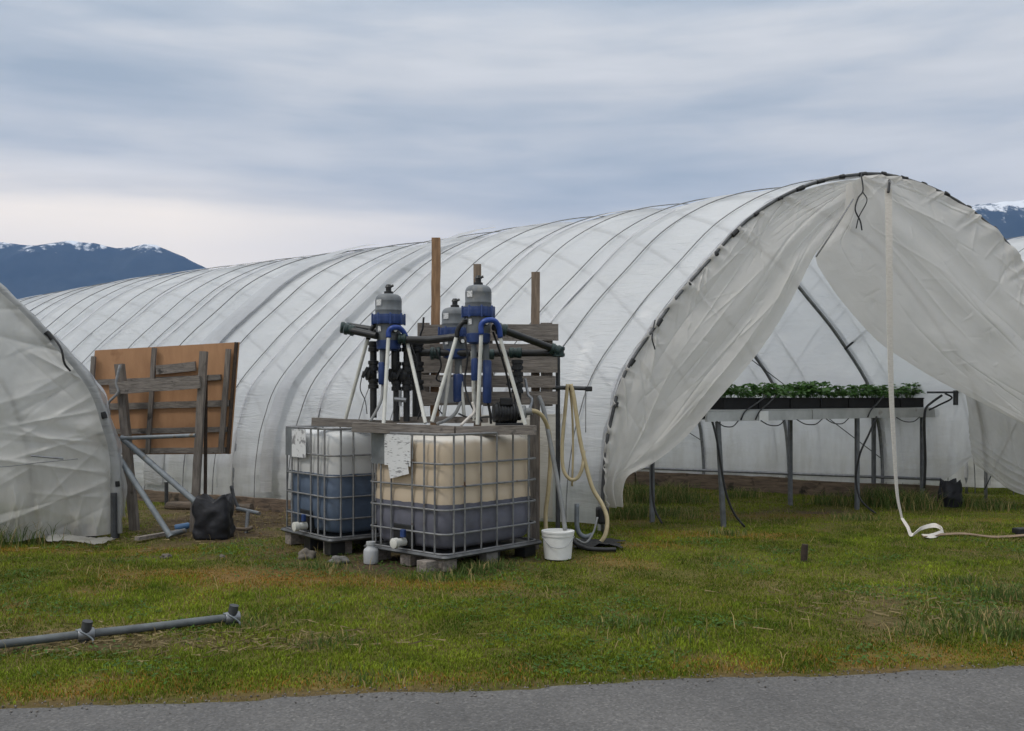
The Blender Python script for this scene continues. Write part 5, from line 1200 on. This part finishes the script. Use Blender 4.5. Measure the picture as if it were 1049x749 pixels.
mountains('mountains', 6200, [(700,408),(760,380),(830,310),(900,262),(960,228),(985,215),(1000,209),(1022,208),(1049,204),(1090,202),(1150,205),(1230,215),(1350,230),(1500,300),(1700,390)], mountain_mat('mountain_rock_snow', 900, 1480), 60, 5.0)
# aerial haze round everything
hz = MB().box((0, 3200, 700), (13000, 11600, 1404)).build('haze', None, org=(0,3200,0)); tag(hz, 'thin blue evening air between the camera and the mountains', 'haze', kind='stuff')
mh = bpy.data.materials.new('haze_air'); mh.use_nodes = True; t = mh.node_tree; t.nodes.clear()
o = t.nodes.new('ShaderNodeOutputMaterial'); pv = t.nodes.new('ShaderNodeVolumePrincipled')
pv.inputs['Color'].default_value = (0.30,0.52,1.0,1); pv.inputs['Density'].default_value = 6.8e-5; pv.inputs['Anisotropy'].default_value = 0.2
t.links.new(pv.outputs[0], o.inputs['Volume']); hz.data.materials.append(mh)

# ------------------------------------------------------------------ light, sky
SUN_EL, SUN_AZ = 52.0, 215.0       # degrees; azimuth from +X counter-clockwise: behind the camera, a little to its left
sd = Vector((math.cos(R(SUN_EL))*math.cos(R(SUN_AZ)), math.cos(R(SUN_EL))*math.sin(R(SUN_AZ)), math.sin(R(SUN_EL))))
L = bpy.data.lights.new('sun', 'SUN'); L.energy = 1.1; L.angle = R(14); L.color = (1.0,0.95,0.88)
lo = bpy.data.objects.new('sun', L); COL.objects.link(lo); lo.rotation_euler = (-sd).to_track_quat('-Z','Y').to_euler()
w = bpy.data.worlds.new('World'); scene.world = w; w.use_nodes = True; t = w.node_tree; bg = t.nodes['Background']
sky = N(t, 'ShaderNodeTexSky', sky_type='NISHITA', sun_disc=False); sky.sun_elevation = R(SUN_EL); sky.sun_rotation = R(90-SUN_AZ); sky.air_density = 1.0; sky.dust_density = 1.5
tc = N(t, 'ShaderNodeTexCoord'); sp_ = N(t, 'ShaderNodeSeparateXYZ'); t.links.new(tc.outputs['Generated'], sp_.inputs[0])
def mp_(sc, loc=(0,0,0)):
    m = N(t, 'ShaderNodeMapping'); m.inputs['Scale'].default_value = sc; m.inputs['Location'].default_value = loc; t.links.new(tc.outputs['Generated'], m.inputs[0]); return m.outputs[0]
def nz(sc, loc, scale, det=6, ro=.55, dist=.6):
    n = N(t, 'ShaderNodeTexNoise', i_Scale=scale, i_Detail=float(det), i_Roughness=ro, i_Distortion=dist); t.links.new(mp_(sc,loc), n.inputs['Vector']); return n.outputs['Fac']
def mth(op, a, b, c=None):
    n = N(t, 'ShaderNodeMath', operation=op)
    for i,x in enumerate((a,b,c)):
        if x is None: continue
        if isinstance(x,(int,float)): n.inputs[i].default_value = x
        else: t.links.new(x, n.inputs[i])
    return n.outputs[0]
def mixc(f, a, b, bt='MIX'):
    n = N(t, 'ShaderNodeMix', data_type='RGBA', blend_type=bt)
    for i,x in ((0,f),(6,a),(7,b)):
        if isinstance(x,(int,float)): n.inputs[i].default_value = x
        elif isinstance(x,tuple): n.inputs[i].default_value = (*x,1)
        else: t.links.new(x, n.inputs[i])
    return n.outputs[2]
# cloud deck: streaks stretched along the horizon, brighter towards the zenith like any overcast sky
n_a = nz((0.9,0.9,5.0),(0.3,0.1,0.0),2.0,ro=.5,dist=0.2); n_b = nz((1.5,1.5,11.0),(4.0,2.0,1.0),3.0,det=6,ro=.5,dist=0.3)
den = mth('ADD', mth('MULTIPLY', n_a, 0.66), mth('MULTIPLY', n_b, 0.34))
cloud = ramp(t, den, [(0.36,(0.72,0.72,0.715)),(0.45,(0.62,0.63,0.635)),(0.525,(0.50,0.535,0.57)),(0.62,(0.38,0.435,0.49))])
# thinner, paler air in a band above the horizon, strongest to the left
el = sp_.outputs['Z']
band = ramp(t, mth('ADD', el, mth('MULTIPLY', mth('SUBTRACT', n_a, 0.5), 0.10)), [(0.02,(0.6,)*3),(0.10,(0.95,)*3),(0.170,(1.0,)*3),(0.197,(0.25,)*3),(0.22,(0,0,0))])
lft = N(t, 'ShaderNodeMapRange'); t.links.new(sp_.outputs['X'], lft.inputs[0]); lft.inputs[1].default_value = 0.10; lft.inputs[2].default_value = -0.32
lf2 = mth('MULTIPLY_ADD', lft.outputs[0], 0.8, 0.10)
bandf = mth('MULTIPLY', band, lf2)
cloud = mixc(bandf, cloud, (1.28,1.12,0.92))
zen = ramp(t, el, [(0.0,(1,1,1)),(0.30,(1.0,1.0,1.0)),(0.40,(1.1,1.1,1.1)),(0.65,(1.7,1.66,1.58)),(1.0,(2.1,2.05,1.95))])
cloud = mixc(1.0, cloud, zen, 'MULTIPLY')
skys = mixc(1.0, sky.outputs[0], (0.08,0.08,0.08), 'MULTIPLY')
mixed = mixc(0.93, skys, cloud)
t.links.new(mixed, bg.inputs['Color']); bg.inputs['Strength'].default_value = 1.0

# ------------------------------------------------------------------ camera, render settings
cam = bpy.data.cameras.new('camera'); co = bpy.data.objects.new('camera', cam); COL.objects.link(co); scene.camera = co
co.location = (0,0,EYE); co.rotation_euler = (R(90),0,0); cam.sensor_width = 36.0; cam.lens = 36.0*F/1049.0
cam.shift_y = (HZ-374.5)/1049.0; cam.clip_start = 0.05; cam.clip_end = 30000
scene.view_settings.view_transform = 'Standard'; scene.view_settings.look = 'None'; scene.view_settings.exposure = 0.27; scene.view_settings.gamma = 1.0
cy = scene.cycles; cy.use_denoising = True; cy.max_bounces = 10; cy.diffuse_bounces = 4; cy.transparent_max_bounces = 12; cy.volume_bounces = 0; cy.sample_clamp_indirect = 6
try: cy.denoiser = 'OPENIMAGEDENOISE'
except Exception: pass
